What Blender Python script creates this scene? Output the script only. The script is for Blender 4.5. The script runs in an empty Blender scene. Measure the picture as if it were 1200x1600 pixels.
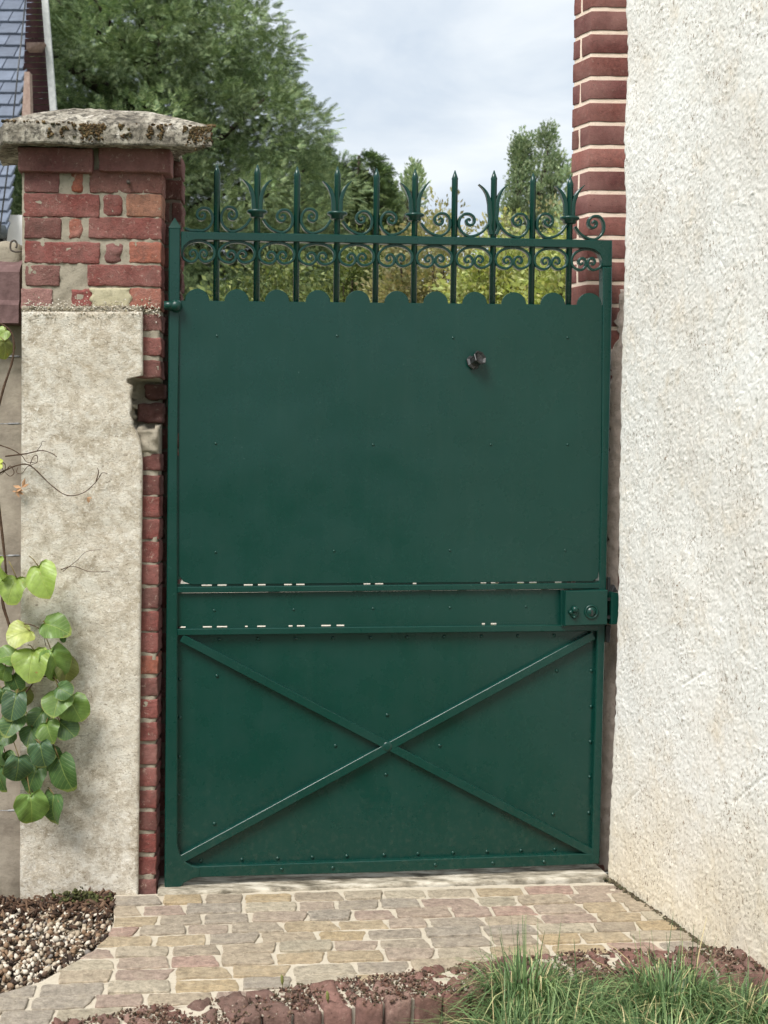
import bpy, math, random
import numpy as np
from mathutils import Vector, Matrix, noise as mnoise
R = math.radians
random.seed(7); rng = np.random.default_rng(7)
scene = bpy.context.scene
COL = scene.collection

# ------------------------------------------------------------------ camera
F = 2200.0; CH = 1.33; PITCH = R(2.45); ROLL = R(0.7)
fw = Vector((0, math.cos(PITCH), -math.sin(PITCH)))
r0 = Vector((1, 0, 0)); u0 = Vector((0, math.sin(PITCH), math.cos(PITCH)))
rt = r0 * math.cos(ROLL) + u0 * math.sin(ROLL)
up = -r0 * math.sin(ROLL) + u0 * math.cos(ROLL)
CAM = Vector((0, 0, CH))
cd = bpy.data.cameras.new('camera'); cam = bpy.data.objects.new('camera', cd); COL.objects.link(cam)
cd.sensor_fit = 'VERTICAL'; cd.sensor_height = 36; cd.sensor_width = 27
cd.lens = F / 1600 * 36; cd.clip_start = 0.05; cd.clip_end = 1500
m = Matrix((rt, up, -fw)).transposed().to_4x4(); m.translation = CAM
cam.matrix_world = m
scene.camera = cam
cd.dof.use_dof = True; cd.dof.focus_distance = 4.3; cd.dof.aperture_fstop = 9.0

# ------------------------------------------------------------------ world
SUN_EL, SUN_AZ = R(52), R(212)        # azimuth from +Y towards +X
w = bpy.data.worlds.new('World'); scene.world = w; w.use_nodes = True
nt = w.node_tree; nt.nodes.clear(); N = nt.nodes.new; L = nt.links.new
out = N('ShaderNodeOutputWorld'); bg = N('ShaderNodeBackground'); bg2 = N('ShaderNodeBackground'); mix = N('ShaderNodeMixShader')
sky = N('ShaderNodeTexSky'); sky.sky_type = 'NISHITA'; sky.sun_disc = False
sky.sun_elevation = SUN_EL; sky.sun_rotation = SUN_AZ; sky.air_density = 1.0; sky.dust_density = 1.0
bg.inputs[1].default_value = 0.10; L(sky.outputs[0], bg.inputs[0])
tc = N('ShaderNodeTexCoord'); mp = N('ShaderNodeMapping'); mp.inputs['Scale'].default_value = (1, 1, 2.6); mp.inputs['Location'].default_value = (0.3, 0.2, 0.1)
L(tc.outputs['Generated'], mp.inputs[0])
n1 = N('ShaderNodeTexNoise'); n1.inputs['Scale'].default_value = 5.0; n1.inputs['Detail'].default_value = 8; n1.inputs['Roughness'].default_value = 0.52; n1.inputs['Distortion'].default_value = 0.4
L(mp.outputs[0], n1.inputs[0])
cr = N('ShaderNodeValToRGB'); cr.color_ramp.elements[0].position = 0.38; cr.color_ramp.elements[0].color = (0.465, 0.525, 0.595, 1)
cr.color_ramp.elements[1].position = 0.62; cr.color_ramp.elements[1].color = (0.64, 0.675, 0.70, 1)
L(n1.outputs[0], cr.inputs[0]); L(cr.outputs[0], bg2.inputs[0]); bg2.inputs[1].default_value = 1.0
n2 = N('ShaderNodeTexNoise'); n2.inputs['Scale'].default_value = 3.2; n2.inputs['Detail'].default_value = 5; L(mp.outputs[0], n2.inputs[0])
cr2 = N('ShaderNodeValToRGB'); cr2.color_ramp.elements[0].position = 0.3; cr2.color_ramp.elements[0].color = (0.86,) * 3 + (1,)
cr2.color_ramp.elements[1].position = 0.6; cr2.color_ramp.elements[1].color = (0.97,) * 3 + (1,)
L(n2.outputs[0], cr2.inputs[0]); L(cr2.outputs[0], mix.inputs[0]); L(bg.outputs[0], mix.inputs[1]); L(bg2.outputs[0], mix.inputs[2]); L(mix.outputs[0], out.inputs[0])

sd = bpy.data.lights.new('sun', 'SUN'); sd.energy = 3.3; sd.angle = R(28); sd.color = (1, 0.965, 0.92)
so = bpy.data.objects.new('sun', sd); COL.objects.link(so)
sdir = Vector((math.sin(SUN_AZ) * math.cos(SUN_EL), math.cos(SUN_AZ) * math.cos(SUN_EL), math.sin(SUN_EL)))
so.rotation_euler = sdir.to_track_quat('Z', 'Y').to_euler(); so.location = (-3, -4, 8)
vs = scene.view_settings; vs.view_transform = 'Standard'; vs.look = 'None'; vs.exposure = 0.6; vs.gamma = 1
vs.use_curve_mapping = False
cy = scene.cycles; cy.use_adaptive_sampling = True; cy.adaptive_threshold = 0.025; cy.max_bounces = 5; cy.diffuse_bounces = 3; cy.glossy_bounces = 3; cy.transmission_bounces = 3; cy.caustics_reflective = False; cy.caustics_refractive = False

# ------------------------------------------------------------------ helpers
def ray(px, py): return (fw + rt * ((px - 600) / F) + up * ((800 - py) / F))
def at_y(px, py, Y):
    d = ray(px, py); return CAM + d * ((Y - CAM.y) / d.y)
def at_z(px, py, z=0.0):
    d = ray(px, py); return CAM + d * ((z - CAM.z) / d.z)
class Frame:
    """vertical plane with local axes x (along), y (back), z (up)"""
    def __init__(s, o, yaw):
        s.o = Vector(o); s.yaw = yaw
        s.x = Vector((math.cos(yaw), math.sin(yaw), 0)); s.n = Vector((-math.sin(yaw), math.cos(yaw), 0))
    def p(s, px, py, d=0.0):
        q = s.o + s.n * d; r = ray(px, py); t = (q - CAM).dot(s.n) / r.dot(s.n); h = CAM + r * t - s.o
        return Vector((h.dot(s.x), d, h.z))
    def w(s, l): return s.o + s.x * l[0] + s.n * l[1] + Vector((0, 0, l[2]))

def tag(o, label=None, cat=None, group=None, kind=None):
    if label: o['label'] = label
    if cat: o['category'] = cat
    if group: o['group'] = group
    if kind: o['kind'] = kind
    return o
def empty(name, loc=(0, 0, 0), rz=0.0, parent=None):
    o = bpy.data.objects.new(name, None); COL.objects.link(o); o.location = loc; o.rotation_euler = (0, 0, rz); o.empty_display_size = 0.1
    if parent: o.parent = parent
    return o
def build(name, v, f, mat, parent=None, smooth=False, loc=None, rot=None, color=None):
    me = bpy.data.meshes.new(name)
    me.from_pydata([tuple(a) for a in v], [], f); me.update()
    if smooth: me.shade_smooth()
    me.materials.append(mat)
    o = bpy.data.objects.new(name, me); COL.objects.link(o)
    if parent: o.parent = parent
    if loc is not None: o.location = loc
    if rot is not None: o.rotation_euler = rot
    if color: o.color = (*color, 1)
    return o
def build_np(name, V, T, mat, parent=None, smooth=False):
    me = bpy.data.meshes.new(name); nv, nf, k = len(V), len(T), T.shape[1]
    me.vertices.add(nv); me.vertices.foreach_set('co', V.astype(np.float32).ravel())
    me.loops.add(nf * k); me.loops.foreach_set('vertex_index', T.astype(np.int32).ravel())
    me.polygons.add(nf); me.polygons.foreach_set('loop_start', np.arange(0, nf * k, k, dtype=np.int32))
    try: me.polygons.foreach_set('loop_total', np.full(nf, k, dtype=np.int32))
    except Exception: pass
    me.update(calc_edges=True); me.validate()
    if smooth: me.shade_smooth()
    me.materials.append(mat)
    o = bpy.data.objects.new(name, me); COL.objects.link(o)
    if parent: o.parent = parent
    return o

class MB:
    def __init__(s): s.v = []; s.f = []
    def add(s, v, f):
        b = len(s.v); s.v += [tuple(a) for a in v]; s.f += [tuple(i + b for i in q) for q in f]
    def box(s, x0, x1, y0, y1, z0, z1):
        s.add([(x0, y0, z0), (x1, y0, z0), (x1, y1, z0), (x0, y1, z0), (x0, y0, z1), (x1, y0, z1), (x1, y1, z1), (x0, y1, z1)],
              [(0, 3, 2, 1), (4, 5, 6, 7), (0, 1, 5, 4), (1, 2, 6, 5), (2, 3, 7, 6), (3, 0, 4, 7)])
    def bbox(s, x0, x1, y0, y1, z0, z1, b):      # box with bevelled front edges (front = low y)
        s.prism([(x0, z0), (x1, z0), (x1, z1), (x0, z1)], y0, y1, b)
    def prism(s, poly, y0, y1, b=0.0):           # polygon (x,z) counter-clockwise seen from the front, y0 front, y1 back
        n = len(poly)
        if b <= 0:
            s.add([(x, y0, z) for x, z in poly] + [(x, y1, z) for x, z in poly],
                  [tuple(range(n)), tuple(range(2 * n - 1, n - 1, -1))] + [(i, i + n, (i + 1) % n + n, (i + 1) % n) for i in range(n)])
            return
        ins = []
        for i in range(n):
            p0, p1, p2 = Vector(poly[i - 1]), Vector(poly[i]), Vector(poly[(i + 1) % n])
            d1 = (p1 - p0); d2 = (p2 - p1)
            d1 = d1.normalized() if d1.length > 1e-9 else Vector((1, 0)); d2 = d2.normalized() if d2.length > 1e-9 else d1
            n1_, n2_ = Vector((-d1.y, d1.x)), Vector((-d2.y, d2.x)); q = n1_ + n2_
            q = q / max(q.length_squared, 0.3) * 2 * b
            ins.append((p1.x + q.x, p1.y + q.y))
        v = [(x, y0, z) for x, z in ins] + [(x, y0 + b, z) for x, z in poly] + [(x, y1, z) for x, z in poly]
        f = [tuple(range(n)), tuple(range(3 * n - 1, 2 * n - 1, -1))]
        for k in (0, n): f += [(i + k, i + k + n, (i + 1) % n + k + n, (i + 1) % n + k) for i in range(n)]
        s.add(v, f)
    def tube(s, pts, rad, sides=8, cap=True):
        pts = [Vector(p) for p in pts]; n = len(pts); rad = rad if isinstance(rad, (list, tuple)) else [rad] * n
        b = len(s.v); prev = None
        for i, p in enumerate(pts):
            t = (pts[min(i + 1, n - 1)] - pts[max(i - 1, 0)])
            t = t.normalized() if t.length > 1e-9 else Vector((0, 0, 1))
            if prev is None: a = t.orthogonal().normalized()
            else:
                a = prev - t * prev.dot(t); a = a.normalized() if a.length > 1e-6 else t.orthogonal().normalized()
            prev = a; c = t.cross(a)
            for k in range(sides):
                g = 2 * math.pi * k / sides; s.v.append(tuple(p + (a * math.cos(g) + c * math.sin(g)) * rad[i]))
        for i in range(n - 1):
            for k in range(sides):
                k2 = (k + 1) % sides; s.f.append((b + i * sides + k, b + i * sides + k2, b + (i + 1) * sides + k2, b + (i + 1) * sides + k))
        if cap: s.f.append(tuple(b + k for k in range(sides - 1, -1, -1))); s.f.append(tuple(b + (n - 1) * sides + k for k in range(sides)))
    def ribbon(s, pts, hw, y0, y1):              # flat iron strip bent in the x-z plane; pts (x,z), hw half thickness (list ok)
        n = len(pts); hw = hw if isinstance(hw, (list, tuple)) else [hw] * n
        b = len(s.v)
        for i in range(n):
            p0, p1 = Vector(pts[max(i - 1, 0)]), Vector(pts[min(i + 1, n - 1)]); t = (p1 - p0).normalized(); q = Vector((-t.y, t.x)) * hw[i]; c = pts[i]
            e = min(hw[i] * 0.6, 0.0015)
            for sx, yy in ((-1, y0 + e), (-.55, y0), (.55, y0), (1, y0 + e), (1, y1), (-1, y1)):
                s.v.append((c[0] + q.x * sx, yy, c[1] + q.y * sx))
        for i in range(n - 1):
            for k in range(6):
                k2 = (k + 1) % 6; s.f.append((b + i * 6 + k, b + i * 6 + k2, b + i * 6 + 6 + k2, b + i * 6 + 6 + k))
        s.f.append(tuple(b + k for k in range(5, -1, -1))); s.f.append(tuple(b + (n - 1) * 6 + k for k in range(6)))
    def lathe(s, prof, c, axis='z', sides=16):   # prof [(r, h)]
        b = len(s.v); n = len(prof); c = Vector(c)
        for r_, h in prof:
            for k in range(sides):
                g = 2 * math.pi * k / sides; a, q = r_ * math.cos(g), r_ * math.sin(g)
                s.v.append(tuple(c + (Vector((a, q, h)) if axis == 'z' else Vector((a, h, -q)) if axis == 'y' else Vector((h, a, q)))))
        for i in range(n - 1):
            for k in range(sides):
                k2 = (k + 1) % sides; s.f.append((b + i * sides + k, b + i * sides + k2, b + (i + 1) * sides + k2, b + (i + 1) * sides + k))
        s.f.append(tuple(b + k for k in range(sides - 1, -1, -1))); s.f.append(tuple(b + (n - 1) * sides + k for k in range(sides)))
    def build(s, name, mat, parent=None, smooth=False, **k): return build(name, s.v, s.f, mat, parent, smooth, **k)

def catmull(pts, n=5):
    P = [Vector(p) for p in pts]; P = [P[0] * 2 - P[1]] + P + [P[-1] * 2 - P[-2]]; o = []
    for i in range(1, len(P) - 2):
        a, b, c, d = P[i - 1:i + 3]
        for k in range(n):
            t = k / n; o.append(0.5 * ((2 * b) + (c - a) * t + (2 * a - 5 * b + 4 * c - d) * t * t + (3 * b - a - 3 * c + d) * t ** 3))
    o.append(P[-2]); return o
def interp(tab, x): return float(np.interp(x, [a for a, _ in tab], [b for _, b in tab]))

def piece(dx, dy, dz, rnd=0.004, amp=0.002, freq=25, seed=0, seg=(5, 3, 3), shear=0.0, top=0.0):
    """a worn block, centred: rounded edges, uneven faces"""
    def ax(d, n):
        h = d / 2; r_ = min(rnd, h * 0.45); return [-h] + list(np.linspace(-h + r_, h - r_, n)) + [h]
    X, Y, Z = ax(dx, seg[0]), ax(dy, seg[1]), ax(dz, seg[2]); nx, ny, nz = len(X), len(Y), len(Z)
    idx = {}; v = []
    off = Vector((seed * 3.17 % 97, seed * 7.7 % 89, seed * 1.3 % 83))
    def vid(i, j, k):
        if (i, j, k) in idx: return idx[i, j, k]
        p = Vector((X[i], Y[j], Z[k])); h = (dx / 2, dy / 2, dz / 2)
        q = Vector([max(-(h[a] - min(rnd, h[a] * .45)), min(h[a] - min(rnd, h[a] * .45), p[a])) for a in range(3)])
        e = p - q
        if e.length > 1e-9: p = q + e.normalized() * min(rnd, e.length)
        nv = mnoise.noise_vector(p * freq + off) * amp + mnoise.noise_vector(p * freq * 3.1 + off) * amp * 0.45
        p = p + nv
        if top and k == nz - 1: p.z += (mnoise.noise(p * freq * 1.7 + off)) * top
        p.x += shear * p.y
        idx[i, j, k] = len(v); v.append(p); return idx[i, j, k]
    f = []
    for i in range(nx - 1):
        for k in range(nz - 1):
            f.append((vid(i, 0, k), vid(i + 1, 0, k), vid(i + 1, 0, k + 1), vid(i, 0, k + 1)))
            f.append((vid(i, ny - 1, k + 1), vid(i + 1, ny - 1, k + 1), vid(i + 1, ny - 1, k), vid(i, ny - 1, k)))
        for j in range(ny - 1):
            f.append((vid(i, j, nz - 1), vid(i + 1, j, nz - 1), vid(i + 1, j + 1, nz - 1), vid(i, j + 1, nz - 1)))
            f.append((vid(i, j + 1, 0), vid(i + 1, j + 1, 0), vid(i + 1, j, 0), vid(i, j, 0)))
    for j in range(ny - 1):
        for k in range(nz - 1):
            f.append((vid(nx - 1, j, k), vid(nx - 1, j + 1, k), vid(nx - 1, j + 1, k + 1), vid(nx - 1, j, k + 1)))
            f.append((vid(0, j, k + 1), vid(0, j + 1, k + 1), vid(0, j + 1, k), vid(0, j, k)))
    return v, f

# ------------------------------------------------------------------ materials
def lin(r, g, b):
    c = lambda x: (x / 255 / 12.92 if x / 255 <= .04045 else ((x / 255 + .055) / 1.055) ** 2.4)
    return (c(r), c(g), c(b))
class Mat:
    def __init__(s, name, rough=0.8, spec=0.3):
        s.m = bpy.data.materials.new(name); s.m.use_nodes = True; s.t = s.m.node_tree; s.b = s.t.nodes['Principled BSDF']
        s.b.inputs['Roughness'].default_value = rough; s.b.inputs['Specular IOR Level'].default_value = spec
        s.pos = s.n('ShaderNodeNewGeometry').outputs['Position']; s.h = None
    def n(s, t, **k):
        o = s.t.nodes.new(t)
        for a, b in k.items(): setattr(o, a, b)
        return o
    def l(s, a, b): s.t.links.new(a, b)
    def noise(s, scale, detail=4, rough=0.55, dist=0.0, vec=None, stretch=None):
        o = s.n('ShaderNodeTexNoise'); o.inputs['Scale'].default_value = scale; o.inputs['Detail'].default_value = detail
        o.inputs['Roughness'].default_value = rough; o.inputs['Distortion'].default_value = dist
        v = vec or s.pos
        if stretch:
            q = s.n('ShaderNodeMapping'); q.inputs['Scale'].default_value = stretch; s.l(v, q.inputs[0]); v = q.outputs[0]
        s.l(v, o.inputs['Vector']); return o.outputs[0]
    def voro(s, scale, feature='F1', out_='Distance', vec=None):
        o = s.n('ShaderNodeTexVoronoi', feature=feature); o.inputs['Scale'].default_value = scale; s.l(vec or s.pos, o.inputs['Vector']); return o.outputs[out_]
    def ramp(s, fac, stops, interp_='LINEAR'):
        o = s.n('ShaderNodeValToRGB'); e = o.color_ramp.elements; o.color_ramp.interpolation = interp_
        for i, (p, c) in enumerate(stops):
            q = e[i] if i < 2 else e.new(p)
            q.position = p; q.color = (*c, 1) if isinstance(c, tuple) else (c, c, c, 1)
        s.l(fac, o.inputs[0]); return o.outputs[0]
    def mix(s, fac, a, b, mode='MIX'):
        o = s.n('ShaderNodeMix', data_type='RGBA', blend_type=mode)
        for k, x in ((0, fac), (6, a), (7, b)):
            if isinstance(x, (int, float)): o.inputs[k].default_value = x if k == 0 else (x, x, x, 1)
            elif isinstance(x, tuple): o.inputs[k].default_value = (*x, 1)
            else: s.l(x, o.inputs[k])
        return o.outputs[2]
    def math(s, op, a, b=0.0):
        o = s.n('ShaderNodeMath', operation=op)
        for k, x in ((0, a), (1, b)):
            if isinstance(x, (int, float)): o.inputs[k].default_value = x
            else: s.l(x, o.inputs[k])
        return o.outputs[0]
    def objcol(s): return s.n('ShaderNodeObjectInfo').outputs['Color']
    def island(s): return s.n('ShaderNodeNewGeometry').outputs['Random Per Island']
    def color(s, c):
        if isinstance(c, tuple): s.b.inputs['Base Color'].default_value = (*c, 1)
        else: s.l(c, s.b.inputs['Base Color'])
    def bump(s, hgt, strength=0.5, dist=0.003):
        o = s.n('ShaderNodeBump'); o.inputs['Strength'].default_value = strength; o.inputs['Distance'].default_value = dist
        s.l(hgt, o.inputs['Height'])
        if s.h: s.l(s.h, o.inputs['Normal'])
        s.h = o.outputs[0]; s.l(s.h, s.b.inputs['Normal'])
    def rough(s, x): s.l(x, s.b.inputs['Roughness'])

def m_paint():
    M = Mat('green_gloss_paint', 0.36, 0.42)
    c = M.mix(M.noise(2.2, 5, 0.6), (0.0015, 0.033, 0.0240), (0.0024, 0.039, 0.0290))
    z = M.n('ShaderNodeSeparateXYZ'); M.l(M.pos, z.inputs[0])
    st = M.ramp(M.noise(26, 5, 0.7, 0.3, stretch=(1, 1, 0.08)), [(0.5, 0.0), (0.8, 0.04)])            # faint rain streaks
    c = M.mix(st, c, (0.10, 0.13, 0.11))
    sp = M.math('MULTIPLY', M.ramp(z.outputs[2], [(0.03, 1.0), (0.42, 0.0)]), M.ramp(M.noise(60, 5, 0.75), [(0.5, 0.0), (0.75, 0.09)]))   # mud splash
    c = M.mix(sp, c, lin(150, 142, 124))
    ch = M.math('MULTIPLY', M.ramp(M.noise(190, 3, 0.7), [(0.70, 0.0), (0.73, 1.0)]), M.ramp(M.noise(8, 3), [(0.52, 0.0), (0.60, 0.6)]))       # scuffs
    c = M.mix(ch, c, lin(120, 150, 140))
    M.color(c)
    M.rough(M.ramp(M.noise(9, 5, 0.65), [(0.3, 0.20), (0.7, 0.38)]))
    M.bump(M.noise(2.3, 2), 0.35, 0.035); M.bump(M.noise(26, 3, stretch=(1, 1, 0.25)), 0.10, 0.004); M.bump(M.noise(170, 3), 0.10, 0.0018); return M.m
def m_brick(name, grime=0.35, white=0.25, bumpy=0.6):
    M = Mat(name, 0.88, 0.2)
    a = M.ramp(M.noise(75, 5, 0.8), [(0.28, 0.5), (0.72, 1.4)])
    c = M.mix(1.0, M.objcol(), a, 'MULTIPLY')
    c = M.mix(M.ramp(M.noise(9, 4), [(0.35, 0.1), (0.7, 0.6)]), c, lin(156, 118, 110))
    d = M.ramp(M.noise(22, 6, 0.7), [(0.50, 0.0), (0.72, 1.0)])
    c = M.mix(M.math('MULTIPLY', d, grime), c, lin(92, 70, 64))
    c = M.mix(M.ramp(M.noise(190, 3, 0.7), [(0.62, 0.0), (0.70, 0.7)]), c, lin(58, 42, 38))
    e = M.ramp(M.noise(60, 5, 0.8, 0.5), [(0.58, 0.0), (0.70, 1.0)])
    c = M.mix(M.math('MULTIPLY', e, white), c, lin(190, 170, 155))
    M.color(c); M.bump(M.noise(110, 5, 0.8), bumpy, 0.007); M.bump(M.noise(420, 3), 0.4, 0.002); return M.m
def m_mortar(name, a, b, dark=lin(105, 98, 88)):
    M = Mat(name, 0.95, 0.1)
    c = M.mix(M.noise(30, 6, 0.7), a, b)
    c = M.mix(M.ramp(M.noise(85, 6, 0.7), [(0.55, 0.0), (0.75, 0.7)]), c, dark)
    M.color(c); M.bump(M.noise(150, 6, 0.75), 0.7, 0.004); return M.m
def m_render():
    M = Mat('old_limestone_render', 0.93, 0.15)
    c = M.ramp(M.noise(24, 6, 0.8, 0.4), [(0.36, lin(174, 162, 142)), (0.47, lin(210, 200, 182)), (0.58, lin(233, 227, 213))])
    c = M.mix(M.ramp(M.noise(3.2, 5, 0.65), [(0.44, 0.0), (0.72, 0.45)]), c, lin(194, 180, 157))
    c = M.mix(M.ramp(M.noise(1.7, 4, 0.6, vec=None, stretch=(1, 1, 0.6)), [(0.48, 0.0), (0.68, 0.45)]), c, lin(226, 219, 202))
    c = M.mix(M.ramp(M.noise(95, 4, 0.8, 0.8, stretch=(1, 1, 1.8)), [(0.56, 0.0), (0.64, 0.75)]), c, lin(140, 125, 106))
    c = M.mix(M.ramp(M.noise(80, 4, 0.8, 0.5), [(0.56, 0.0), (0.64, 0.8)]), c, lin(240, 235, 224))
    sc = M.ramp(M.noise(30, 2, 0.5, 0.4, stretch=(0.22, 1, 1.5)), [(0.492, 0.0), (0.5, 1.0), (0.508, 0.0)])
    c = M.mix(M.math('MULTIPLY', sc, M.ramp(M.noise(4, 2), [(0.48, 0.0), (0.58, 0.6)])), c, lin(116, 101, 84))
    M.color(c); M.bump(M.noise(30, 6, 0.8, 0.5), 0.8, 0.012); M.bump(M.noise(150, 5, 0.85), 0.8, 0.006); return M.m
def m_plaster():
    M = Mat('white_rough_plaster', 0.95, 0.1)
    c = M.ramp(M.noise(3.0, 6, 0.6), [(0.3, lin(218, 213, 204)), (0.55, lin(230, 228, 222)), (0.8, lin(235, 235, 231))])
    c = M.mix(M.ramp(M.noise(9, 6, 0.7, 0.3), [(0.52, 0.0), (0.75, 0.5)]), c, lin(214, 198, 172))
    z = M.n('ShaderNodeSeparateXYZ'); M.l(M.pos, z.inputs[0])
    lo = M.ramp(M.math('ADD', z.outputs[2], M.math('MULTIPLY', M.noise(5, 5), 0.5)), [(0.20, 0.55), (0.75, 0.0)])   # damp stain rising from the foot
    c = M.mix(lo, c, lin(212, 192, 150))
    sp = M.math('MULTIPLY', M.ramp(M.noise(120, 4, 0.75, 1.2, stretch=(1, 1, 0.55)), [(0.55, 0.0), (0.62, 1.0)]), M.ramp(M.noise(7, 5, 0.65), [(0.36, 0.2), (0.62, 1.0)]))
    c = M.mix(sp, c, lin(128, 110, 90))
    M.color(c); M.bump(M.noise(170, 4, 0.8, 0.6), 0.45, 0.0035); M.bump(M.noise(420, 3, 0.85), 0.5, 0.0015); return M.m
def m_plain(name, stops, scale, rough=0.85, bump=0.4, bs=None, dist=0.003, spec=0.2, detail=6, stretch=None):
    M = Mat(name, rough, spec); M.color(M.ramp(M.noise(scale, detail, 0.65, stretch=stretch), stops))
    if bump: M.bump(M.noise(bs or scale * 3, 6, 0.7, stretch=stretch), bump, dist)
    return M.m
def m_island(name, stops, rough=0.85, spec=0.25, bs=200, bump=0.3, trans=0.0, tcol=None, vary=0.0, interp_='LINEAR'):
    M = Mat(name, rough, spec); c = M.ramp(M.island(), stops, interp_)
    if vary: c = M.mix(1.0, c, M.ramp(M.noise(vary, 3), [(0.3, 0.6), (0.7, 1.4)]), 'MULTIPLY')
    M.color(c)
    if bump: M.bump(M.noise(bs, 4), bump, 0.002)
    if trans:
        tr = M.n('ShaderNodeBsdfTranslucent'); M.l(M.mix(1.0, c, tcol or (1.3, 1.4, 0.6), 'MULTIPLY'), tr.inputs[0])
        ms = M.n('ShaderNodeMixShader'); ms.inputs[0].default_value = trans
        M.l(M.b.outputs[0], ms.inputs[1]); M.l(tr.outputs[0], ms.inputs[2])
        M.l(ms.outputs[0], M.t.nodes['Material Output'].inputs[0])
    return M.m
def m_stone():
    M = Mat('paving_sandstone', 0.85, 0.25)
    a = M.ramp(M.noise(48, 6, 0.8, 0.3), [(0.3, 0.5), (0.7, 1.4)]); c = M.mix(1.0, M.objcol(), a, 'MULTIPLY')
    c = M.mix(M.ramp(M.noise(14, 6, 0.7, 0.6), [(0.5, 0.0), (0.75, 0.55)]), c, lin(196, 182, 158))
    c = M.mix(M.ramp(M.noise(60, 5, 0.75), [(0.6, 0.0), (0.74, 0.5)]), c, lin(120, 108, 94))
    M.color(c); M.bump(M.noise(35, 5, 0.75), 0.8, 0.012); M.bump(M.noise(160, 5, 0.8), 0.8, 0.006); return M.m
def m_leaf():
    M = Mat('vine_leaf', 0.42, 0.45)
    tc_ = M.n('ShaderNodeTexCoord').outputs['Object']; sx = M.n('ShaderNodeSeparateXYZ'); M.l(tc_, sx.inputs[0])
    ax = M.math('ABSOLUTE', sx.outputs[0]); y = sx.outputs[1]
    side = M.math('ABSOLUTE', M.math('SUBTRACT', M.math('FRACT', M.math('MULTIPLY', M.math('SUBTRACT', y, M.math('MULTIPLY', ax, 0.75)), 4.2)), 0.5))
    vein = M.math('MAXIMUM', M.ramp(ax, [(0.012, 1.0), (0.04, 0.0)]), M.math('MULTIPLY', M.ramp(side, [(0.0, 0.8), (0.07, 0.0)]), 1.0))
    base = M.mix(1.0, M.objcol(), M.ramp(M.noise(45, 4), [(0.3, 0.75), (0.7, 1.25)]), 'MULTIPLY')
    ln = M.n('ShaderNodeVectorMath', operation='LENGTH'); M.l(tc_, ln.inputs[0])
    c = M.mix(M.math('MULTIPLY', vein, 0.45), base, lin(160, 175, 95))
    c = M.mix(M.ramp(ln.outputs['Value'], [(0.95, 0.0), (1.05, 0.4)]), c, lin(165, 170, 90))
    c = M.mix(M.ramp(M.noise(60, 3), [(0.70, 0.0), (0.76, 0.8)]), c, lin(150, 115, 65))
    M.color(c); M.bump(vein, 0.35, -0.02); M.bump(M.noise(60, 3), 0.2, 0.004)
    tr = M.n('ShaderNodeBsdfTranslucent'); M.l(M.mix(1.0, c, (1.4, 1.5, 0.5), 'MULTIPLY'), tr.inputs[0])
    ms = M.n('ShaderNodeMixShader'); ms.inputs[0].default_value = 0.22
    M.l(M.b.outputs[0], ms.inputs[1]); M.l(tr.outputs[0], ms.inputs[2]); M.l(ms.outputs[0], M.t.nodes['Material Output'].inputs[0]); return M.m

PAINT = m_paint()
BRICK = m_brick('weathered_brick', 0.55, 0.75, 0.9)
BRICK2 = m_brick('smooth_red_brick', 0.25, 0.2, 0.35)
BRICK3 = m_brick('crumbling_edge_brick', 0.75, 0.5, 0.9)
MORTAR = m_mortar('grey_lime_mortar', lin(134, 126, 111), lin(172, 163, 146), lin(84, 77, 68))
MORTAR2 = m_mortar('cream_pointing', lin(226, 204, 184), lin(232, 214, 198), lin(190, 166, 148))
MORTAR3 = m_mortar('paving_mortar', lin(180, 169, 150), lin(206, 197, 180), lin(134, 123, 107))
RENDER = m_render(); PLASTER = m_plaster(); STONE = m_stone(); LEAF = m_leaf()
BLACK = m_plain('black_iron', [(0.3, (0.012,) * 3), (0.7, (0.03,) * 3)], 60, 0.32, 0.1, spec=0.6)
WIRE = m_plain('galvanised_wire', [(0.3, (0.06,) * 3), (0.7, (0.32,) * 3)], 60, 0.45, 0.1, spec=0.6)
RUST = m_plain('rusty_iron', [(0.3, (0.05, 0.045, 0.04)), (0.7, (0.14, 0.11, 0.09))], 120, 0.7, 0.3)

# ------------------------------------------------------------------ setting: ground sheets
ground = build('ground', [(-300, -60, -.14), (300, -60, -.14), (300, 500, -.14), (-300, 500, -.14)], [(0, 1, 2, 3)],
               m_plain('meadow', [(0.3, (0.05, 0.07, 0.025)), (0.7, (0.10, 0.12, 0.05))], 3, 0.95, 0.5, 12, 0.03)); tag(ground, kind='structure')
GRAV_Y = m_plain('pale_gravel_yard', [(0.25, lin(176, 166, 150)), (0.5, lin(208, 200, 186)), (0.75, lin(228, 222, 210))], 60, 0.95, 0.8, 90, 0.01)
yard = build('yard', [(-6, 4.32, -.06), (0.62, 4.62, -.06), (9, 4.85, -.06), (9, 26, -.06), (-9, 26, -.06)], [(0, 1, 2, 3, 4)], GRAV_Y); tag(yard, kind='structure')

# wall line at the right
WA, WB = at_z(946, 1370), at_z(1105, 1480); WD = (WB - WA).normalized()       # towards the camera
WN = Vector((-WD.y, WD.x, 0));  WN = WN if WN.x < 0 else -WN
# gate and pillar frames
GO = at_z(257, 1391); G = Frame((GO.x, GO.y, 0), R(9.5))
PO = at_z(31, 1412); PLR = Frame((PO.x, 4.15, 0), R(3.0))

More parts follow.
